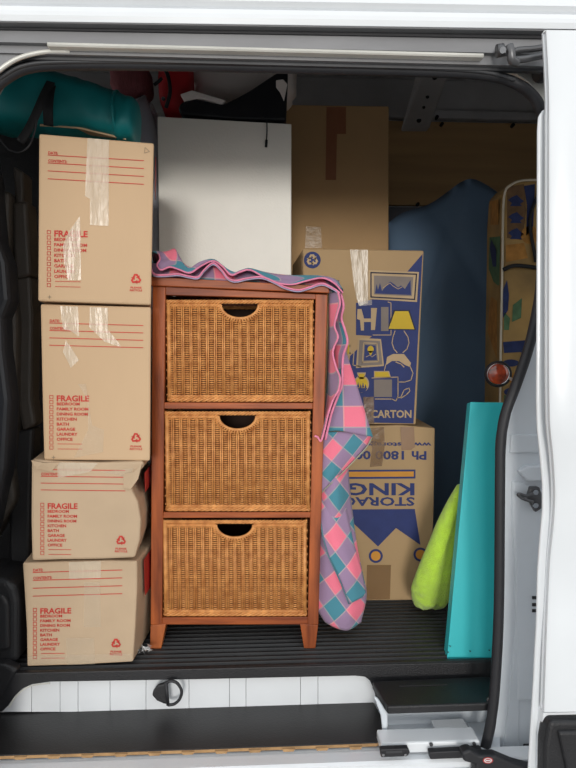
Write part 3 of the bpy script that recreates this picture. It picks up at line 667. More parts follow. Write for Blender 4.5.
for nm, mbk, mm, kd in zip(('woven_front', 'upright_stakes', 'woven_side', 'inner_lining', 'braided_rim', 'braided_base', 'hand_hole_trim', 'basket_shell'), W_, (M['wicker'], M['wicker'], M['wicker'], M['wicker_in'], M['wicker'], M['wicker'], M['wicker'], M['wicker_in']), ('stuff', 'stuff', 'stuff', None, 'stuff', 'stuff', None, None)):
    o = mbk.build(nm, mm, None, smooth=nm in ('braided_rim', 'braided_base', 'hand_hole_trim', 'upright_stakes'), recalc=True)
    if kd: o['kind'] = kd
    parts.append(o)
def basket(root, x0, y0, x1, y1, first):
    a = FC.hit(x0, y1); b = FC.hit(x1, y1); c = FC.hit((x0 + x1) / 2, y0)
    s_x = (b.x - a.x) / BW; s_z = (c.z - a.z) / BH
    m4 = Matrix.Translation(Vector(((a.x + b.x) / 2, 1.503, (a.z + b.z) / 2))) @ Matrix.Diagonal((s_x, 1, s_z, 1))
    root.parent = cab; root.matrix_parent_inverse = parent_inv(cab); root.matrix_basis = m4
    for p in parts:
        q = p if first else p.copy()
        if not first: C.objects.link(q)
        q.parent = root; q.matrix_parent_inverse = Matrix.Identity(4)
for k, (x0, y0, x1, y1) in enumerate(((166.8, 300, 313.4, 402), (165.2, 412, 310.4, 511.8), (163.2, 521, 307, 617))):
    r_ = bas0 if k == 0 else bas0.copy()
    if k: C.objects.link(r_)
    basket(r_, x0, y0, x1, y1, k == 0)

# ================================================================== PLAID CLOTH
cloth = thing('plaid_cloth', at(250, 270, 1.6), 'pink and teal checked cotton cloth draped over the cabinet top and down its right side', 'cloth')
CELL = .0575
def clothgrid(rows, uvf, nu=40, nv=6, name='cloth_panel'):
    """rows of (px,py,Y) from one edge to the other"""
    R_ = [resample(catmull([at(*p) for p in r], 8), nu) for r in rows]
    cols = [catmull([R_[j][i] for j in range(len(R_))], nv) for i in range(nu)]
    nvv = len(cols[0]); mb = MB()
    for i in range(nu):
        for j in range(nvv):
            p = cols[i][j]; nz = noise.noise(p * 22) * .0022; mb.v.append((p.x, p.y + nz, p.z))
    for i in range(nu - 1):
        for j in range(nvv - 1): mb.f.append((i * nvv + j, (i + 1) * nvv + j, (i + 1) * nvv + j + 1, i * nvv + j + 1))
    o = mb.build(name, M['plaid'], cloth, smooth=True, solid=.0022, recalc=True)
    uvl = o.data.uv_layers.new(name='UVMap')
    # arc-length coordinates
    U = {}
    for i in range(nu):
        acc = 0
        for j in range(nvv):
            if j: acc += (Vector(cols[i][j]) - Vector(cols[i][j - 1])).length
            U[i * nvv + j] = [0, acc]
    for j in range(nvv):
        acc = 0
        for i in range(nu):
            if i: acc += (Vector(cols[i][j]) - Vector(cols[i - 1][j])).length
            U[i * nvv + j][0] = acc
    for lp in o.data.loops:
        u, v = U[lp.vertex_index]; co = o.data.vertices[lp.vertex_index].co
        uvl.data[lp.index].uv = uvf(u / CELL, v / CELL, co)
    return o
def rotuv(a, ou=0, ov=0):
    c, s_ = math.cos(R(a)), math.sin(R(a)); return lambda u, v, co: (u * c - v * s_ + ou, u * s_ + v * c + ov)
def pxuv(a, ox, oy, cell=22.0):
    """checks laid in the cloth's own plane: rotated by a about the point seen at ox,oy"""
    c, s_ = math.cos(R(a)), math.sin(R(a)); o_ = at(ox, oy, 1.5); k = cell / F * 1.5
    return lambda u, v, co: (((co.x - o_.x) * c - (co.z - o_.z) * s_) / k, ((co.x - o_.x) * s_ + (co.z - o_.z) * c) / k)
def affuv(o, e1, e2):
    """cell lattice: o = middle of a pink check, e1 / e2 = one check along each thread"""
    p0 = at(o[0], o[1], 1.5); k = F / 1.5; det = e1[0] * e2[1] - e1[1] * e2[0]
    def fn(u, v, co):
        dx, dy = (co.x - p0.x) * k, -(co.z - p0.z) * k
        return ((dx * e2[1] - dy * e2[0]) / det + 1.5, (-dx * e1[1] + dy * e1[0]) / det + 1.5)
    return fn
low = [(150, 256, 1.50), (150.5, 266, 1.487), (154, 274, 1.478), (164, 275, 1.476), (178, 274, 1.478), (188, 276, 1.475), (198, 277, 1.475), (204, 270, 1.48), (213, 263, 1.50), (221, 269, 1.49), (228, 278, 1.477), (236, 280.5, 1.476), (248, 278, 1.478), (262, 277, 1.478), (275, 282, 1.476), (285, 287, 1.475), (298, 290, 1.476), (310, 287, 1.478), (322, 283.5, 1.478), (333, 288, 1.475), (340, 293, 1.476)]
upr = [(158, 252, 1.52), (160, 259, 1.50), (157, 265, 1.492), (161, 270, 1.487), (170, 267, 1.488), (180, 270, 1.484), (190, 273, 1.482), (201, 266, 1.488), (213, 261, 1.505), (222, 266, 1.492), (231, 275, 1.484), (240, 272, 1.486), (250, 270, 1.488), (264, 277, 1.483), (278, 283, 1.48), (292, 284.5, 1.48), (306, 281, 1.484), (322, 278, 1.486), (334, 283, 1.484), (343, 293, 1.484)]
def lift(r, dy, Y): return [(x, y - dy, Y) for x, y, _ in r]
clothgrid([low, [(x, y - .6, Yv + .03) for x, y, Yv in low], [(x * .99 + 3, min(y, 279 + (x - 150) * .052) - 1.5, 1.60) for x, y, _ in low], [(x * .98 + 6, 272 + (x - 150) * .045, 1.72) for x, y, _ in low]], rotuv(0, .3, .8), nu=90)
crest = [(152, 253, 1.52), (158, 251.5, 1.53), (164, 252, 1.54), (170, 250.5, 1.55), (175, 249, 1.55), (179, 256, 1.54), (184, 265, 1.52), (189, 269, 1.51), (200, 262.5, 1.515), (213, 259.5, 1.53), (222, 265, 1.52), (233, 273, 1.51), (241, 270.5, 1.51), (250, 268.5, 1.51), (264, 272, 1.515), (280, 274.5, 1.52), (296, 275.5, 1.52), (310, 275.5, 1.52), (324, 276.5, 1.52), (336, 280, 1.515), (343, 290, 1.51)]
clothgrid([upr, [((a[0] + b[0]) / 2, (a[1] + b[1]) / 2, (a[2] + b[2]) / 2 - .006) for a, b in zip(upr, crest)], crest, [(x * .98 + 5, max(y, 262) + 4, 1.64) for x, y, _ in crest]], rotuv(0, .85, .35), nu=90)
clothgrid([[(x, 284 + (x - 150) * .045, 1.505 if x > 160 else 1.51) for x, y, _ in low], [(a[0], max(a[1], 262) + 1.5, 1.535) for a in crest]], rotuv(0, .2, .6), nu=60)
# side fall: from the cabinet's side to the ruffled edge
inner_h = [(338, 292, 1.476), (340, 303, 1.47), (337, 315, 1.474), (334.5, 326, 1.478), (338, 337, 1.472), (334, 347, 1.478), (333, 355, 1.478), (336, 367, 1.472), (340, 378, 1.468), (338.5, 390, 1.47), (333, 400, 1.476), (328, 415, 1.478), (324.5, 430, 1.48), (321, 441, 1.478)]
outer_h = [(341, 294, 1.488), (343.5, 306, 1.482), (341.5, 318, 1.486), (345, 330, 1.48), (347.5, 342, 1.478), (343.5, 355, 1.485), (342.5, 368, 1.482), (342, 385, 1.48), (338, 396, 1.484), (332, 412, 1.486), (328, 428, 1.486), (325.5, 440, 1.486)]
side_b = [(329, 293, 1.56), (329, 320, 1.56), (328, 350, 1.56), (327, 380, 1.56), (325, 410, 1.55), (323, 425, 1.53), (320, 439, 1.51)]
clothgrid([inner_h, [(330, y, 1.51) for y in (293, 320, 350, 380, 400)] + [(325, 420, 1.505), (321, 439, 1.495)], side_b], rotuv(90, .1, .55), nu=60)
clothgrid([outer_h, [(336, y, 1.51) for y in (293, 320, 350, 380)] + [(330, 410, 1.51), (325, 438, 1.50)], [(334, y, 1.55) for y in (293, 330, 370)] + [(328, 410, 1.55), (323, 437, 1.54)]], rotuv(90, .3, .8), nu=60)
# hanging corner: triangle ending in a fold
clothgrid([[(336, 335, 1.53), (334, 360, 1.525), (331, 385, 1.52), (328, 410, 1.515), (325, 432, 1.51)],
           [(340, 338, 1.52), (341, 365, 1.51), (342, 390, 1.505), (340, 412, 1.50), (340, 431, 1.498)],
           [(343, 343, 1.53), (351, 367, 1.515), (359, 392, 1.51), (366, 415, 1.505), (373, 437, 1.50)]], affuv((354.3, 416.3), (22.6, 0), (.5, 21)), nu=40)
# second fold running down to the left (diagonal checks)
clothgrid([[(323, 432, 1.51), (322, 450, 1.512), (320, 470, 1.512), (319, 495, 1.512)],
           [(345, 432, 1.505), (341, 448, 1.50), (335, 468, 1.505), (326, 487, 1.512)],
           [(372, 436, 1.512), (366, 447, 1.515), (350, 464, 1.518), (336, 477, 1.518)]], affuv((332, 450), (11, -14), (10, 9)), nu=30)
# tail
clothgrid([[(319, 455, 1.53), (318, 500, 1.53), (317, 550, 1.53), (315.5, 590, 1.53), (316, 606, 1.53), (325, 622, 1.53)],
           [(328, 455, 1.53), (327, 500, 1.51), (331, 550, 1.50), (334, 590, 1.505), (334, 612, 1.51), (336, 628, 1.515)],
           [(338, 455, 1.53), (338, 500, 1.505), (343, 550, 1.522), (349, 580, 1.51), (350, 610, 1.505), (348, 630, 1.515)],
           [(347, 455, 1.54), (351, 500, 1.54), (357, 545, 1.535), (363, 575, 1.53), (366.5, 595, 1.53), (361, 622, 1.53)]], affuv((338, 526.4), (11, 15), (12, -14)), nu=60)
# overlapping fold on the tail
clothgrid([[(318, 500, 1.524), (321, 530, 1.505), (328, 555, 1.497), (340, 580, 1.49), (349, 604, 1.492)],
           [(326, 494, 1.520), (331, 525, 1.497), (340, 550, 1.49), (352, 572, 1.49), (357, 600, 1.497)],
           [(340, 486, 1.536), (348, 515, 1.518), (353, 540, 1.51), (361, 568, 1.512), (366, 595, 1.512)]], affuv((333, 592), (11, 15), (12, -14)), nu=40)
for pts, mm, rr in ((low, 'hempink', .0022), (upr, 'hempink', .0022), (inner_h + [(317.5, 437, 1.478), (314.5, 436, 1.478)], 'hempink', .0026), (outer_h, 'hempink', .0032)):
    mb = MB(); mb.tube(catmull([at(x, y, Y - .002) for x, y, Y in pts], 6), rr, 7); mb.build('stitched_hem', M[mm], cloth, smooth=True)
mb = MB(); mb.tube(catmull([at(x, y + 1.6, Y - .0005) for x, y, Y in low], 6), .0018, 6); mb.build('stitched_hem', M['hemgrey'], cloth, smooth=True)

mb = MB(); mb.tube(catmull([at(x, y, Y - .003) for x, y, Y in ((372, 437, 1.512), (366, 448, 1.514), (350, 465, 1.516), (336, 479, 1.516), (325, 489, 1.511), (319, 496, 1.511))], 5), .0016, 6)
mb.build('stitched_hem', mat('pale_green_hem', (168, 168, 148), .8), cloth, smooth=True)
mb = MB(); mb.tube(catmull([at(x, y, Y - .003) for x, y, Y in ((319, 507, 1.512), (322, 531, 1.504), (328.5, 556, 1.496), (340, 581, 1.489), (349, 604, 1.491))], 5), .0018, 6)
mb.build('stitched_hem', mat('teal_hem', (96, 130, 142), .8), cloth, smooth=True)

# ================================================================== THINGS BEHIND
FW_ = Face(1.86)
wc = thing('white_cabinet', at(225, 200, 2.0), 'tall white textured cabinet standing behind the wicker basket cabinet', 'cabinet'); wc.location.z = 0
zf = FW_.hit(160, 117).z
mb = MB(); xa, xb = FW_.hit(159.5, 250).x, FW_.hit(291.3, 250).x; zl, zr = FW_.hit(160, 117).z, FW_.hit(291, 124.5).z
mb.add([(xa, 1.872, .0), (xb, 1.872, .0), (xb, 1.872, zr - .003), (xa, 1.872, zl - .003), (xa, 2.2, 0), (xb, 2.2, 0), (xb, 2.2, zr - .003), (xa, 2.2, zl - .003)], [(0, 1, 2, 3), (4, 7, 6, 5), (0, 4, 5, 1), (1, 5, 6, 2), (2, 6, 7, 3), (3, 7, 4, 0)])
mb.build('cabinet_body', M['white'], wc, bevel=.002)
mb = MB(); mb.add([(xa, 1.855, .02), (xb, 1.855, .02), (xb, 1.855, zr), (xa, 1.855, zl), (xa, 1.87, .02), (xb, 1.87, .02), (xb, 1.87, zr), (xa, 1.87, zl)], [(0, 1, 2, 3), (4, 7, 6, 5), (0, 4, 5, 1), (1, 5, 6, 2), (2, 6, 7, 3), (3, 7, 4, 0)])
mb.build('front_panel', M['white'], wc, bevel=.0025)

# tall brown carton
FT = Face(2.26)
zt_ = FT.hit(300, 106).z
tc_ = carton('tall_carton', 'tall brown carton with a dark tape strip, in the shade behind the blue-printed carton', FT, [(284, 104.5), (389, 106), (388, 507), (284, 507)], .42, M['card3'], None)
tape(FT, tc_, [(326.5, 107), (346, 107), (346, 134), (337, 134), (336, 180), (325.5, 180)], M['dtape']); tape(FT, tc_, [(306, 226), (321, 227), (322, 248), (305, 248)], M['tapel'])

# storage cartons on the right
FL = Face(1.79, 0)
lc = carton('storage_carton', 'lower right carton with upside-down blue lettering, standing on the floor', FL, [(303, 428), (400, 425), (435, 428), (434, 500), (431, 600), (303, 602)], .37, M['card4'], 'blue-printed storage cartons')
p = Print(FL)
p.text('www.storageking', (432, 444.5), (345, 444.5), (432, 449.5 + .5)) if False else p.text('www.storageking', (431.5, 441), (345, 441), (431.5, 447))
p.text('Ph 1800 00', (426.5, 451), (355, 450.5), (426.5, 460))
p.text('KING', (414.5, 483), (348, 483), (414.5, 495.5)); p.text('STORAGE', (414.5, 497), (333, 497), (414.5, 506))
p.poly([(338, 470), (415.5, 469.5), (415.5, 478.5), (338, 479)])
p.poly([(346, 509.5), (414.8, 509), (420.5, 545), (396, 528), (378, 546.5), (350, 520)])
p.ring(375.8, 556, 4.6, 7); p.ring(420.5, 554.5, 4.6, 7); p.build(M['blue'], lc)
p = Print(FL, .0018); p.poly([(338, 471.8), (413.8, 471.4), (413.8, 476.6), (338, 477)]); p.ring(375.8, 556, 0, 4.8); p.ring(420.5, 554.5, 0, 4.8); p.build(M['orange'], lc, 'orange_print')
tape(FL, lc, [(400.5, 427), (414, 427), (415, 447), (411, 450), (401.5, 450)], M['dtape'], .0024).data.materials[0] = mat('tan_tape', (160, 124, 92), .3)
tape(FL, lc, [(371, 428), (384, 427), (385, 445), (382, 466), (370, 467), (372, 448)], M['btape'], .0026); tape(FL, lc, [(367, 565), (391, 565), (390, 599), (366, 600)], M['btape'], .0024)
FU = Face(1.80, 0)
uc = carton('storage_carton', 'upper right carton printed blue with a yellow lamp, toaster and the word CARTON', FU, [(303, 248.5), (424, 250.5), (416, 424.5), (303, 424)], .34, M['card4'], 'blue-printed storage cartons', shift=(-.028, 0))
p = Print(FU)
p.poly([(422.5, 254), (407, 272), (385, 296), (370, 300), (356, 303), (356, 335), (372, 336), (350, 356), (347, 380), (366, 422.5), (413.5, 423.5)])
p.ring(312.3, 260, 0, 8.4); p.build(M['blue'], uc, 'blue_print')
L2, L3, L4 = .0017, .0022, .0027
g2 = Print(FU, L2)                                            # bare-cardboard lines and shapes
g2.recycle(312.3, 260, 6.6)
g2.poly([(368.5, 270), (419, 272), (417, 302), (368.5, 299)])
g2.line([(388, 302), (391, 303), (391, 335), (373, 335)], .8)
g2.poly([(371, 308), (377, 308), (375, 330), (371, 330)]); g2.poly([(357.5, 309), (361.5, 309), (364, 318.5), (364, 330.5), (361, 330.5), (360, 320), (357, 319)]); g2.poly([(364.1, 318.5), (370.9, 318.5), (370.9, 322), (364.1, 322)])
g2.line([(395 + 0, 331), (393, 337), (392, 343), (394, 349), (397, 352.5)], .9); g2.line([(404, 331), (408, 337), (409, 343), (407, 349), (403, 352.5)], .9)
g2.poly([(387, 357), (393, 354), (404, 354), (411, 363), (410, 367), (405, 365), (399, 361), (392, 361), (386, 365)])
g2.line([(386, 364), (384, 372), (386, 376)], .7); g2.line([(410, 366), (413, 373), (411, 380), (405, 382), (398, 382)], .9); g2.line([(396, 362), (401, 364), (404, 367)], 1.0)
g2.poly([(358, 338), (381, 339), (384, 366), (356, 368)]); g2.line([(354, 352), (353, 365), (361, 367)], .9)
g2.line([(372, 378), (398, 377), (398, 396), (396, 401), (392, 399), (375, 399)], .9, False); g2.line([(397, 398), (401, 397), (404, 390), (409, 388), (410, 391), (406, 395), (401, 398)], .9)
g2.ring(361.5, 384, 0, 7.6, ry=1.15); g2.poly([(357, 372.5), (366, 372.5), (364.5, 378), (358.5, 378)])
g2.poly([(374, 371), (389, 371), (391, 377.5), (374, 377.5)])
g2.line([(347, 341), (350, 346), (350, 353), (347, 357)], 1.6)
g2.text('CARTON', (371, 418), (411.5, 418), (371, 410)); g2.build(M['tanp'], uc, 'bare_card_print')
g3 = Print(FU, L3)
g3.line([(371, 272.6), (416.5, 274.2), (414.6, 299.4), (371, 297)], 1.3, True)
g3.line([(363, 343), (377, 344), (378, 361), (363, 361), (363, 343)], .5)
g3.poly([(387, 329.8), (401 - 7.5, 310), (409.5, 310), (416, 330.2)])
g3.poly([(356.5, 386), (366.5, 386), (364.5, 392.5), (358.5, 392.5)]); g3.build(M['bluel'], uc, 'dark_line_print')
g4 = Print(FU, L4)
g4.poly([(388.6, 328.8), (395, 311.2), (408.4, 311.2), (414.4, 329.2)])
g4.ring(361.5, 384, 0, 6.4, ry=1.1); g4.poly([(358.3, 373.6), (364.8, 373.6), (363.6, 379), (359.4, 379)]); g4.poly([(375, 372), (388, 372), (390, 376.8), (375, 376.8)])
g4.poly([(348, 343), (349.2, 346), (349.2, 353), (347.5, 355)]); g4.build(M['yellow'], uc, 'yellow_print')
g5 = Print(FU, L4)
g5.poly([(374, 275.5), (413.3, 277), (411.8, 296.2), (374, 294.4)]); g5.poly([(381, 307), (388.5, 307), (388.5, 331), (381, 331)])
g5.poly([(359.5, 340), (380, 341), (382.5, 364.5), (358, 366)]); g5.poly([(374, 379.5), (392, 379.5), (392, 397), (374, 397)]); g5.build(M['greyp'], uc, 'grey_print')
g6 = Print(FU, .0032)
g6.poly([(375, 293.5), (376.5, 284), (378, 290), (380, 283), (382, 291), (386, 286), (390, 281.5), (394, 284), (398, 287.5), (401, 285.5), (405, 289), (408, 284), (410.5, 280), (411, 295)])
g6.poly([(365, 345), (375.5, 345.5), (377, 360), (364, 360.5)])
for q in range(4): g6.poly([(356.8 + q * 2.6, 387.5 + (q % 2)), (358.2 + q * 2.4, 382 + (q % 2) * 2), (359.4 + q * 2.4, 387.5)])
g6.poly([(356, 388), (367.4, 388), (365, 392.4), (358.3, 392.4)]); g6.build(M['blue'], uc, 'blue_detail_print')
g7 = Print(FU, .0036); g7.line([(383, 288), (387, 285), (390, 283), (393, 286), (398, 289), (402, 287)], .6); g7.line([(366, 357), (370, 355), (372, 357), (376, 354)], .5); g7.line([(363.6, 342.8), (377, 343.4), (378.6, 361.6), (362.6, 362.2)], 1.1, True); g7.build(M['tanp'], uc, 'bare_card_print')
g8 = Print(FU, .004); g8.ring(370.6, 349.3, 0, 3.1, ry=1.15); g8.poly([(368.2, 351), (373, 351), (371.2, 355), (370, 355)]); g8.build(M['yellow'], uc, 'yellow_print')
tape(FU, uc, [(350, 249.5), (368, 249.8), (368, 303), (359, 306), (356, 296), (353, 278)], M['tape'], .005)
tape(FU, uc, [(360, 300), (372, 300), (372, 305), (360, 306)], M['tapel'], .0056); tape(FU, uc, [(363, 397), (374, 397), (374, 424), (366, 424)], M['btape'], .005)

# slate-blue covered mattress
mt = thing('covered_mattress', at(445, 400, 2.4), 'tall mattress in a slate-blue cover behind the turquoise board', 'mattress'); mt.location.z = 0
outl = [(389, 222), (402, 212), (420, 205), (436, 199), (452, 188), (466, 178), (478, 176), (492, 182), (506, 192)]
cols_ = catmull([(x, y, 0) for x, y in outl], 6); mb = MB(); nr = 40; nc = len(cols_)
for i, c in enumerate(cols_):
    top = at(c.x, c.y, 2.30)
    for j in range(nr + 1):
        t = j / nr; z = top.z * (1 - t) + .004 * t
        x = top.x + .006 * t
        edge = math.sin(math.pi * (i / (nc - 1))) ** .4
        y = 2.34 - .07 * edge * (1 - math.exp(-t * 14)) + .016 * noise.noise(Vector((x * 7 + z * 3, z * 2.2, 3))) 
        fold = math.exp(-((x - (.62 - (1.25 - z) * .28)) / .014) ** 2) * .012 * (1 if z > .75 else 0) + math.exp(-((x - (.50 + (1.36 - z) * .62)) / .02) ** 2) * .010
        mb.v.append((x, y + fold, z))
for i in range(nc - 1):
    for j in range(nr): mb.f.append((i * (nr + 1) + j, i * (nr + 1) + j + 1, (i + 1) * (nr + 1) + j + 1, (i + 1) * (nr + 1) + j))
o = mb.build('mattress_cover', M['bluefab'], mt, smooth=True, recalc=True); md = o.modifiers.new('thickness', 'SOLIDIFY'); md.thickness = .16; md.offset = -1
if o.data.polygons[200].normal.y > 0: md.offset = 1
# patterned cushion with piping
FP = Face(1.78, 0)
pc = thing('patterned_mattress', at(515, 400, 1.9), 'gold, blue and green patterned mattress with cream piping, standing upright', 'mattress'); pc.location.z = 0
pmat = mat('gold_patterned_ticking', (176, 142, 84), .85, second=(128, 104, 66), scale=7, bump=.3, bscale=20)
pl = [(505, 192), (511, 185), (520, 181), (536, 180), (620, 182), (620, 598), (497, 598), (499, 500), (500, 400), (501, 330), (502.5, 260), (503, 215)]
a = [FP.hit(*p) for p in pl]; n = len(a)
back = [v + Vector((.018 if v.x < .66 else 0.0, .20, 0)) for v in a]
for v in back[:3]: v.z += .02
mb = MB(); mb.add(a + back, [tuple(range(n)), tuple(range(2 * n - 1, n - 1, -1))] + [(i, (i + 1) % n, n + (i + 1) % n, n + i) for i in range(n)]); mb.build('mattress_body', pmat, pc, bevel=.008)
mb = MB(); mb.tube(catmull([FP.hit(x, y, .002) for x, y in [(497.5, 590), (499, 500), (500, 400), (501, 330), (502.5, 260), (503, 215), (505, 192), (511, 185), (520, 181), (536, 180), (600, 181)]], 5), .0035, 8); mb.build('piping', M['pipe'], pc, smooth=True)
pB = mat('navy_blue_motif', (38, 52, 98), .85, var=.2, scale=40); pG = mat('sage_green_motif', (84, 118, 84), .85, var=.2, scale=40); pO = mat('ochre_motif', (182, 128, 60), .85, var=.2, scale=40); pT = mat('brown_motif', (112, 84, 56), .85, var=.2, scale=40)
p = Print(FP, .0012)
p.poly([(507, 190), (512, 186), (524, 184), (526, 210), (523, 240), (507, 238)]); p.build(pT, pc, 'printed_motif')
p = Print(FP, .002)
for yy in (200, 217, 233):
    p.poly([(508, yy), (512, yy - 3), (517, yy - 5), (521, yy - 1), (524, yy + 1), (520, yy + 4), (522, yy + 6), (510, yy + 6), (512, yy + 3)])
p.poly([(524, 186), (535, 184), (533, 230), (526, 236), (527, 205)])
p.poly([(503, 290), (507, 280), (509, 295), (508, 310), (503, 318)]); p.poly([(503, 342), (528, 340), (530, 346), (526, 362), (521, 352), (504, 353)])
p.ring(511, 363, 0, 8, ry=.45); p.ring(511, 392, 0, 7, ry=.6); p.build(pB, pc, 'printed_motif')
p = Print(FP, .002); p.poly([(513, 305), (522, 298), (521, 318), (512, 322)]); p.poly([(504, 312), (510, 318), (509, 330), (504, 330)]); p.poly([(504, 395), (516, 398), (514, 410), (504, 410)]); p.build(pG, pc, 'printed_motif')
p = Print(FP, .002); p.poly([(506, 245), (524, 243), (528, 258), (506, 262)]); p.poly([(506, 375), (522, 370), (520, 384), (506, 382)]); p.ring(530, 235, 0, 9); p.build(pO, pc, 'printed_motif')
# side-border motifs on the receding left side
def sidept(t, py, off=.0015):
    q = FP.hit(502.5 if py < 300 else 501, py); return q + Vector((.018 * t - off, .20 * t, 0))
def sidepoly(mbk, pts): mbk.add([sidept(*p) for p in pts], [tuple(x) for x in tri2d([(a_ * 50, b_) for a_, b_ in pts])])
mb = MB(); sidepoly(mb, [(.1, 235), (.75, 228), (.8, 262), (.5, 278), (.15, 286)]); sidepoly(mb, [(.1, 395), (.9, 390), (.9, 404), (.1, 408)]); mb.build('printed_motif', pG, pc, recalc=False, kind='stuff')
mb = MB(); sidepoly(mb, [(.3, 246), (.6, 232), (.7, 240), (.5, 262), (.3, 264)]); mb.v = [(x - .002, y, z) for x, y, z in mb.v]; mb.build('printed_motif', pB, pc, recalc=False)
mb = MB(); sidepoly(mb, [(.2, 300), (.7, 292), (.8, 330), (.5, 345), (.2, 360)]); sidepoly(mb, [(.2, 196), (.7, 190), (.7, 215), (.2, 222)]); mb.build('printed_motif', pO, pc, recalc=False, kind='stuff')
mb = MB(); mb.tube(catmull([FP.hit(503, 270, .006), FP.hit(512, 266, .008), FP.hit(524, 266, .008), FP.hit(545, 269, .006)], 5), .006, 8); mb.tube(catmull([FP.hit(540, 190, .006), FP.hit(530, 220, .006), FP.hit(536, 262, .006)], 4), .005, 8)
mb.build('black_strap', M['strap'], pc, smooth=True)

# round reflector on a chrome stalk
rf = thing('round_reflector', at(498, 374, 1.66), 'small round reflector with amber-red lens and dark rim on a chrome stalk', 'reflector')
c = at(498, 374, 1.66); dn = Vector((-.15, -1, -.05)).normalized()
mb = MB(); u_ = dn.cross(Vector((0, 0, 1))).normalized(); v_ = u_.cross(dn); RR = .0335
for k, (r_, d_) in enumerate(((0, .012), (.5, .010), (.8, .006), (.95, 0))):
    for j in range(28): t = 2 * math.pi * j / 28; mb.v.append(tuple(c + (u_ * math.cos(t) + v_ * math.sin(t)) * RR * r_ + dn * d_))
for k in range(3):
    for j in range(28): mb.f.append((k * 28 + j, k * 28 + (j + 1) % 28, (k + 1) * 28 + (j + 1) % 28, (k + 1) * 28 + j))
mb.build('lens', M['glassred'], rf, smooth=True, recalc=True)
mb = MB(); mb.tube([c - dn * .02, c - dn * .001], [RR * .6, RR * .97], 28); mb.build('housing', M['rubber'], rf)
mb = MB(); mb.tube([c + (u_ * math.cos(2 * math.pi * j / 36) + v_ * math.sin(2 * math.pi * j / 36)) * RR for j in range(37)], .0034, 8, caps=False); mb.build('rim', M['rubber'], rf, smooth=True)
mb = MB(); mb.tube([c + (u_ * math.cos(2 * math.pi * j / 36) + v_ * math.sin(2 * math.pi * j / 36)) * RR * .86 + dn * .004 for j in range(37)], .0016, 6, caps=False); mb.build('chrome_ring', M['chrome'], rf, smooth=True)
mb = MB(); mb.tube([at(509, 378, 1.655), at(520, 383, 1.60)], .0042, 10); mb.tube([at(519, 382.5, 1.605), at(548, 396, 1.315)], .004, 8); mb.build('stalk', M['silver'], rf, smooth=True)

# turquoise board
FB = Face(1.455, 0, 0)
tb = thing('turquoise_board', at(470, 655, 1.46), 'turquoise painted board standing on end beside the rear pillar', 'board'); tb.location.z = 0
mb = MB()
fr = [at(470.5, 402, 1.50), at(540, 403, 1.50), at(515, 657, 1.455), at(447, 659.5, 1.455)]; 
bk = [at(467, 403.5, 1.535), at(536, 404, 1.535), at(511, 655, 1.49), at(443.5, 655.5, 1.49)]
mb.add(fr + bk, [(0, 1, 2, 3), (7, 6, 5, 4), (0, 4, 5, 1), (1, 5, 6, 2), (2, 6, 7, 3), (3, 7, 4, 0)]); mb.build('board_panel', M['cyan'], tb, bevel=.0012)
p = MB()
for px, py in ((450, 646), (470, 651), (448, 652), (489, 650)):
    c = at(px, py, 1.4545); p.tube([c, c + Vector((0, -.002, 0))], .0016, 6)
p.build('scuff_mark', M['rubber'], tb, kind='stuff')

# lime microfibre cloth
lm = MB(); NN = 34; MMc = 28
left = catmull([(457, 486, 0), (447, 503, 0), (437, 523, 0), (428, 545, 0), (418, 568, 0), (411.5, 588, 0), (412, 600, 0), (418, 609, 0)], 6)
right = catmull([(468, 486, 0), (466, 503, 0), (462, 523, 0), (456, 545, 0), (455, 568, 0), (454, 585, 0), (449, 600, 0), (440, 609, 0)], 6)
nr = len(left)
for j in range(nr):
    t = j / (nr - 1); Yc = 1.56 + .14 * t; hw = (right[j].x - left[j].x) / 2 / F * Yc; cp = at((left[j].x + right[j].x) / 2, (left[j].y + right[j].y) / 2, Yc)
    th = .022 + .02 * math.sin(t * 2.6)
    if t > .88: th *= math.sqrt(max(.02, 1 - ((t - .88) / .12) ** 2)); hw *= .55 + .45 * math.sqrt(max(0, 1 - ((t - .88) / .12) ** 2))
    for i in range(MMc):
        a = 2 * math.pi * i / MMc; x = cp.x + hw * math.cos(a); y = cp.y + th * math.sin(a) - .008 * math.exp(-((math.cos(a) - .2) / .12) ** 2) * (-1 if math.sin(a) < 0 else 0)
        z = cp.z - (.004 * math.cos(a * 2) if t > .9 else 0); q = Vector((x, y, z)); q += Vector((1, 1, 1)) * (noise.noise(q * 40) * .0035 + noise.noise(q * 190) * .0012)
        lm.v.append((q.x, q.y, max(q.z, .003)))
for j in range(nr - 1):
    for i in range(MMc): lm.f.append((j * MMc + i, j * MMc + (i + 1) % MMc, (j + 1) * MMc + (i + 1) % MMc, (j + 1) * MMc + i))
lm.f += [tuple(range(MMc)), tuple(range((nr - 1) * MMc, nr * MMc))[::-1]]
o = lm.build('microfibre_cloth', M['lime'], None, smooth=True); tag(o, 'fluffy lime-green microfibre cloth bunched behind the turquoise board', 'cloth')

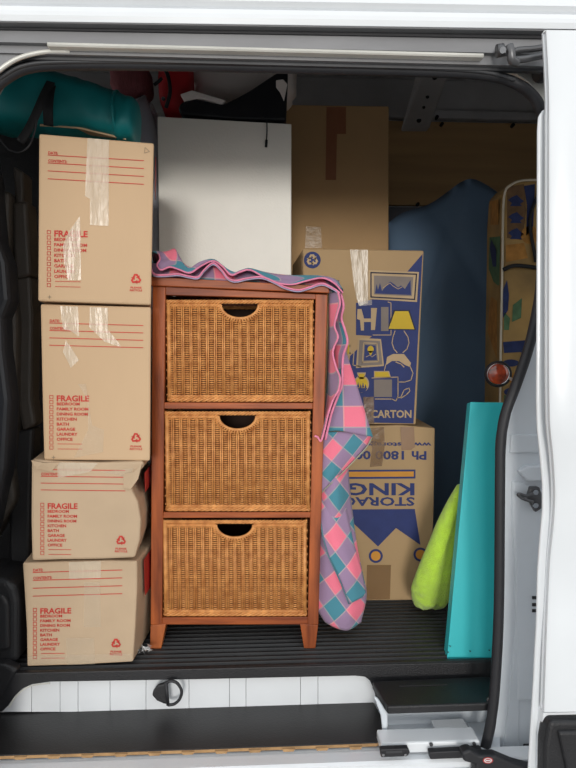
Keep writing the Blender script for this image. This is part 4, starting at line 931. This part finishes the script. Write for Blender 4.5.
# teal duffel bag with black straps
db = thing('duffel_bag', at(70, 105, 1.58), 'teal nylon duffel bag with a black strap on top of the left carton stack', 'bag')
mb = MB(); NS_ = 26; NR = 24
prof_ = [(-60, 100, .02), (-52, 100, .07), (-20, 98, .083), (20, 100, .080), (60, 105, .072), (95, 112, .066), (118, 117, .062), (128, 119, .060), (135, 119.5, .052), (138, 120, .03)]
cc = catmull([Vector((at(x, y, 1.54).x, at(x, y, 1.54).z, r_)) for x, y, r_ in prof_], 5)
for c in cc:
    for i in range(NR):
        a = 2 * math.pi * i / NR; e = .7
        ca, sa = math.cos(a), math.sin(a); x = c.x; y = 1.545 + c.z * 1.05 * math.copysign(abs(ca) ** e, ca); z = c.y + c.z * .93 * math.copysign(abs(sa) ** e, sa)
        q = Vector((x, y, z)); d = noise.noise(q * 13) * .013 + noise.noise(Vector((x * 40, z * 14, y * 14))) * .006; mb.v.append((x, y + ca * d, z + sa * d))
for k in range(len(cc) - 1):
    for i in range(NR): mb.f.append((k * NR + i, k * NR + (i + 1) % NR, (k + 1) * NR + (i + 1) % NR, (k + 1) * NR + i))
mb.f += [tuple(range(NR)), tuple(range((len(cc) - 1) * NR, len(cc) * NR))[::-1]]
mb.build('bag_body', M['duffel'], db, smooth=True)
def band(name, pts, wd, m, parent, th=.003, face=None):
    P = resample(catmull(pts, 6), 26); mb = MB()
    for i, q in enumerate(P):
        d = (P[min(i + 1, 25)] - P[max(i - 1, 0)]).normalized(); s_ = d.cross(Vector((0, -1, 0)));
        if s_.length < .2: s_ = Vector((1, 0, 0))
        s_.normalize(); mb.v += [tuple(q - s_ * wd / 2), tuple(q + s_ * wd / 2)]
    for i in range(25): mb.f.append((2 * i, 2 * i + 1, 2 * i + 3, 2 * i + 2))
    return mb.build(name, m, parent, smooth=True, solid=th)
band('carry_strap', [at(54, 80, 1.50), at(50, 90, 1.462), at(48, 108, 1.448), at(48.5, 126, 1.462)], .023, M['strap'], db)
band('carry_strap', [at(51, 82, 1.47), at(43, 98, 1.452), at(36, 114, 1.45), at(28, 130, 1.45), at(20, 142, 1.45)], .020, mat('worn_black_webbing', (44, 44, 46), .7), db)
mb = MB(); r_ = .064; c = cc[32]
mb.tube([Vector((at(119, 112, 1.54).x, 1.545 + math.cos(a) * r_ * 1.03, at(119, 117, 1.54).z + math.sin(a) * r_ * .93)) for a in [2 * math.pi * i / 24 for i in range(25)]], .0035, 6, caps=False); mb.build('end_seam', M['duffel'], db, smooth=True)

# plastic-wrapped bundle behind the carton stack, with something knitted on it
def blob(name, m, parent, c, r, seed=0, amp=.25, fr=5, e=.8, nu=28, nv=18, floor_z=None, ceil_z=None, stretch=None):
    mb = MB(); c = Vector(c)
    for j in range(nv + 1):
        ph = math.pi * j / nv
        for i in range(nu):
            a = 2 * math.pi * i / nu; s3 = (math.copysign(abs(math.cos(a)) ** e, math.cos(a)) * math.sin(ph) ** e, math.copysign(abs(math.sin(a)) ** e, math.sin(a)) * math.sin(ph) ** e, math.copysign(abs(math.cos(ph)) ** e, math.cos(ph)))
            k = 1 + amp * noise.noise(Vector(s3) * fr * .35 + Vector((seed, 0, 0))) + amp * .3 * noise.noise(Vector(s3) * fr + Vector((seed, 5, 0)))
            q = c + Vector((s3[0] * r[0], s3[1] * r[1], s3[2] * r[2])) * k
            if stretch: q = stretch(q)
            if floor_z is not None: q.z = max(q.z, floor_z)
            if ceil_z is not None: q.z = min(q.z, ceil_z)
            mb.v.append(tuple(q))
    for j in range(nv):
        for i in range(nu): mb.f.append((j * nu + i, j * nu + (i + 1) % nu, (j + 1) * nu + (i + 1) % nu, (j + 1) * nu + i))
    o = mb.build(name, m, parent, smooth=True)
    bm = bmesh.new(); bm.from_mesh(o.data); bmesh.ops.remove_doubles(bm, verts=bm.verts, dist=.0004); bm.to_mesh(o.data); bm.free()
    return o
wb = thing('wrapped_bundle', (-.52, 2.05, 0), 'cloudy plastic-wrapped bundle standing between the top carton and the white cabinet', 'bundle')
blob('bundle_core', M['wrap'], wb, (-.515, 2.05, .775), (.105, .13, .775), 3, .04, 6, e=.35, floor_z=.004)
blob('plastic_film', M['film'], wb, (-.515, 2.05, .78), (.115, .15, .778), 4, .06, 8, e=.3, floor_z=.002)
blob('knitted_cushion', M['pinkfab'], None, at(133, 84, 2.0), (.062, .08, .055), 8, .1, 5, e=.6); tag(bpy.data.objects['knitted_cushion'], 'dusky pink ribbed cushion tucked behind the teal bag', 'cushion')

ztop = zl
# red bag, grey bundle, black jacket on the white cabinet
rb_ = thing('red_bag', at(178, 100, 1.98), 'red fabric bag with a black handle standing on the white cabinet at its left end', 'bag')
blob('bag_body', M['redbag'], rb_, at(177, 84, 1.98) , (.05, .07, .115), 11, .12, 4, e=.55, floor_z=zl + .001)
mb = MB(); mb.tube(catmull([at(162, 64, 1.90), at(168, 76, 1.89), at(170, 92, 1.89), at(166, 108, 1.9)], 5), .006, 8)
mb.tube(catmull([at(154, 85, 1.885), at(158, 82, 1.885), at(162, 78, 1.885)], 4), .005, 8); mb.build('handle', M['strap'], rb_, smooth=True)
mb = MB(); c = at(163.5, 99, 1.885); mb.tube([c, c + Vector((0, -.004, 0))], .006, 10); mb.build('snap', M['chrome'], rb_)
zr_ = zr
gb = blob('grey_blanket', M['greyfab'], None, at(243, 82, 2.08), (.172, .085, .088), 17, .18, 5, e=.6, floor_z=zl - .005)
tag(gb, 'pale grey blanket bundled on top of the white cabinet', 'blanket')
bj = thing('black_jacket', at(235, 112, 1.92), 'black nylon jacket with a white patch lying on the white cabinet', 'jacket')
# jacket: a crumpled shape with its outline rising to the right
jk = [(178, 106), (183, 101), (195, 98), (208, 101), (222, 104), (236, 98), (250, 90), (262, 82), (274, 74), (283, 68.5), (288, 70), (287, 90), (286, 121), (232, 119.5), (184, 115), (179, 112)]
FJ = Face(1.875)
o = prism('jacket_body', FJ, jk, 0, .085, M['blackfab'], bj, bevel=.012, seg=3)
prism('white_patch', Face(1.871), [(276, 80), (283, 79), (287.5, 84), (284, 101), (280, 92), (276, 87)], 0, .006, M['greyfab'], bj, bevel=.002)
prism('white_patch', Face(1.874), [(180, 94), (192, 90), (226, 100), (222, 104), (200, 98), (184, 101)], 0, .02, M['greyfab'], bj, bevel=.003)
mb = MB(); mb.tube(catmull([at(262, 116, 1.85), at(266, 120, 1.845), at(267, 128, 1.848), at(266.5, 140, 1.85)], 5), .0018, 6); mb.tube([at(266.5, 140, 1.85), at(266, 147, 1.85)], .004, 8); mb.build('drawstring', M['strap'], bj)

# scrap of crumpled film by the lowest carton
mb = MB()
for k in range(26):
    c = hz(143 + random.uniform(-8, 7), 652 + random.uniform(-3, 4), .004); a = [c + Vector((random.uniform(-.009, .009), random.uniform(-.008, .008), random.uniform(0, .02))) for _ in range(3)]
    mb.add([(v.x, v.y, max(.001, v.z)) for v in a], [(0, 1, 2)])
o = mb.build('film_scrap', M['foil']); tag(o, 'crumpled scrap of shiny clear film on the floor by the lowest carton', 'scrap')

# every printed / body part keeps its thing's origin; nothing else to add
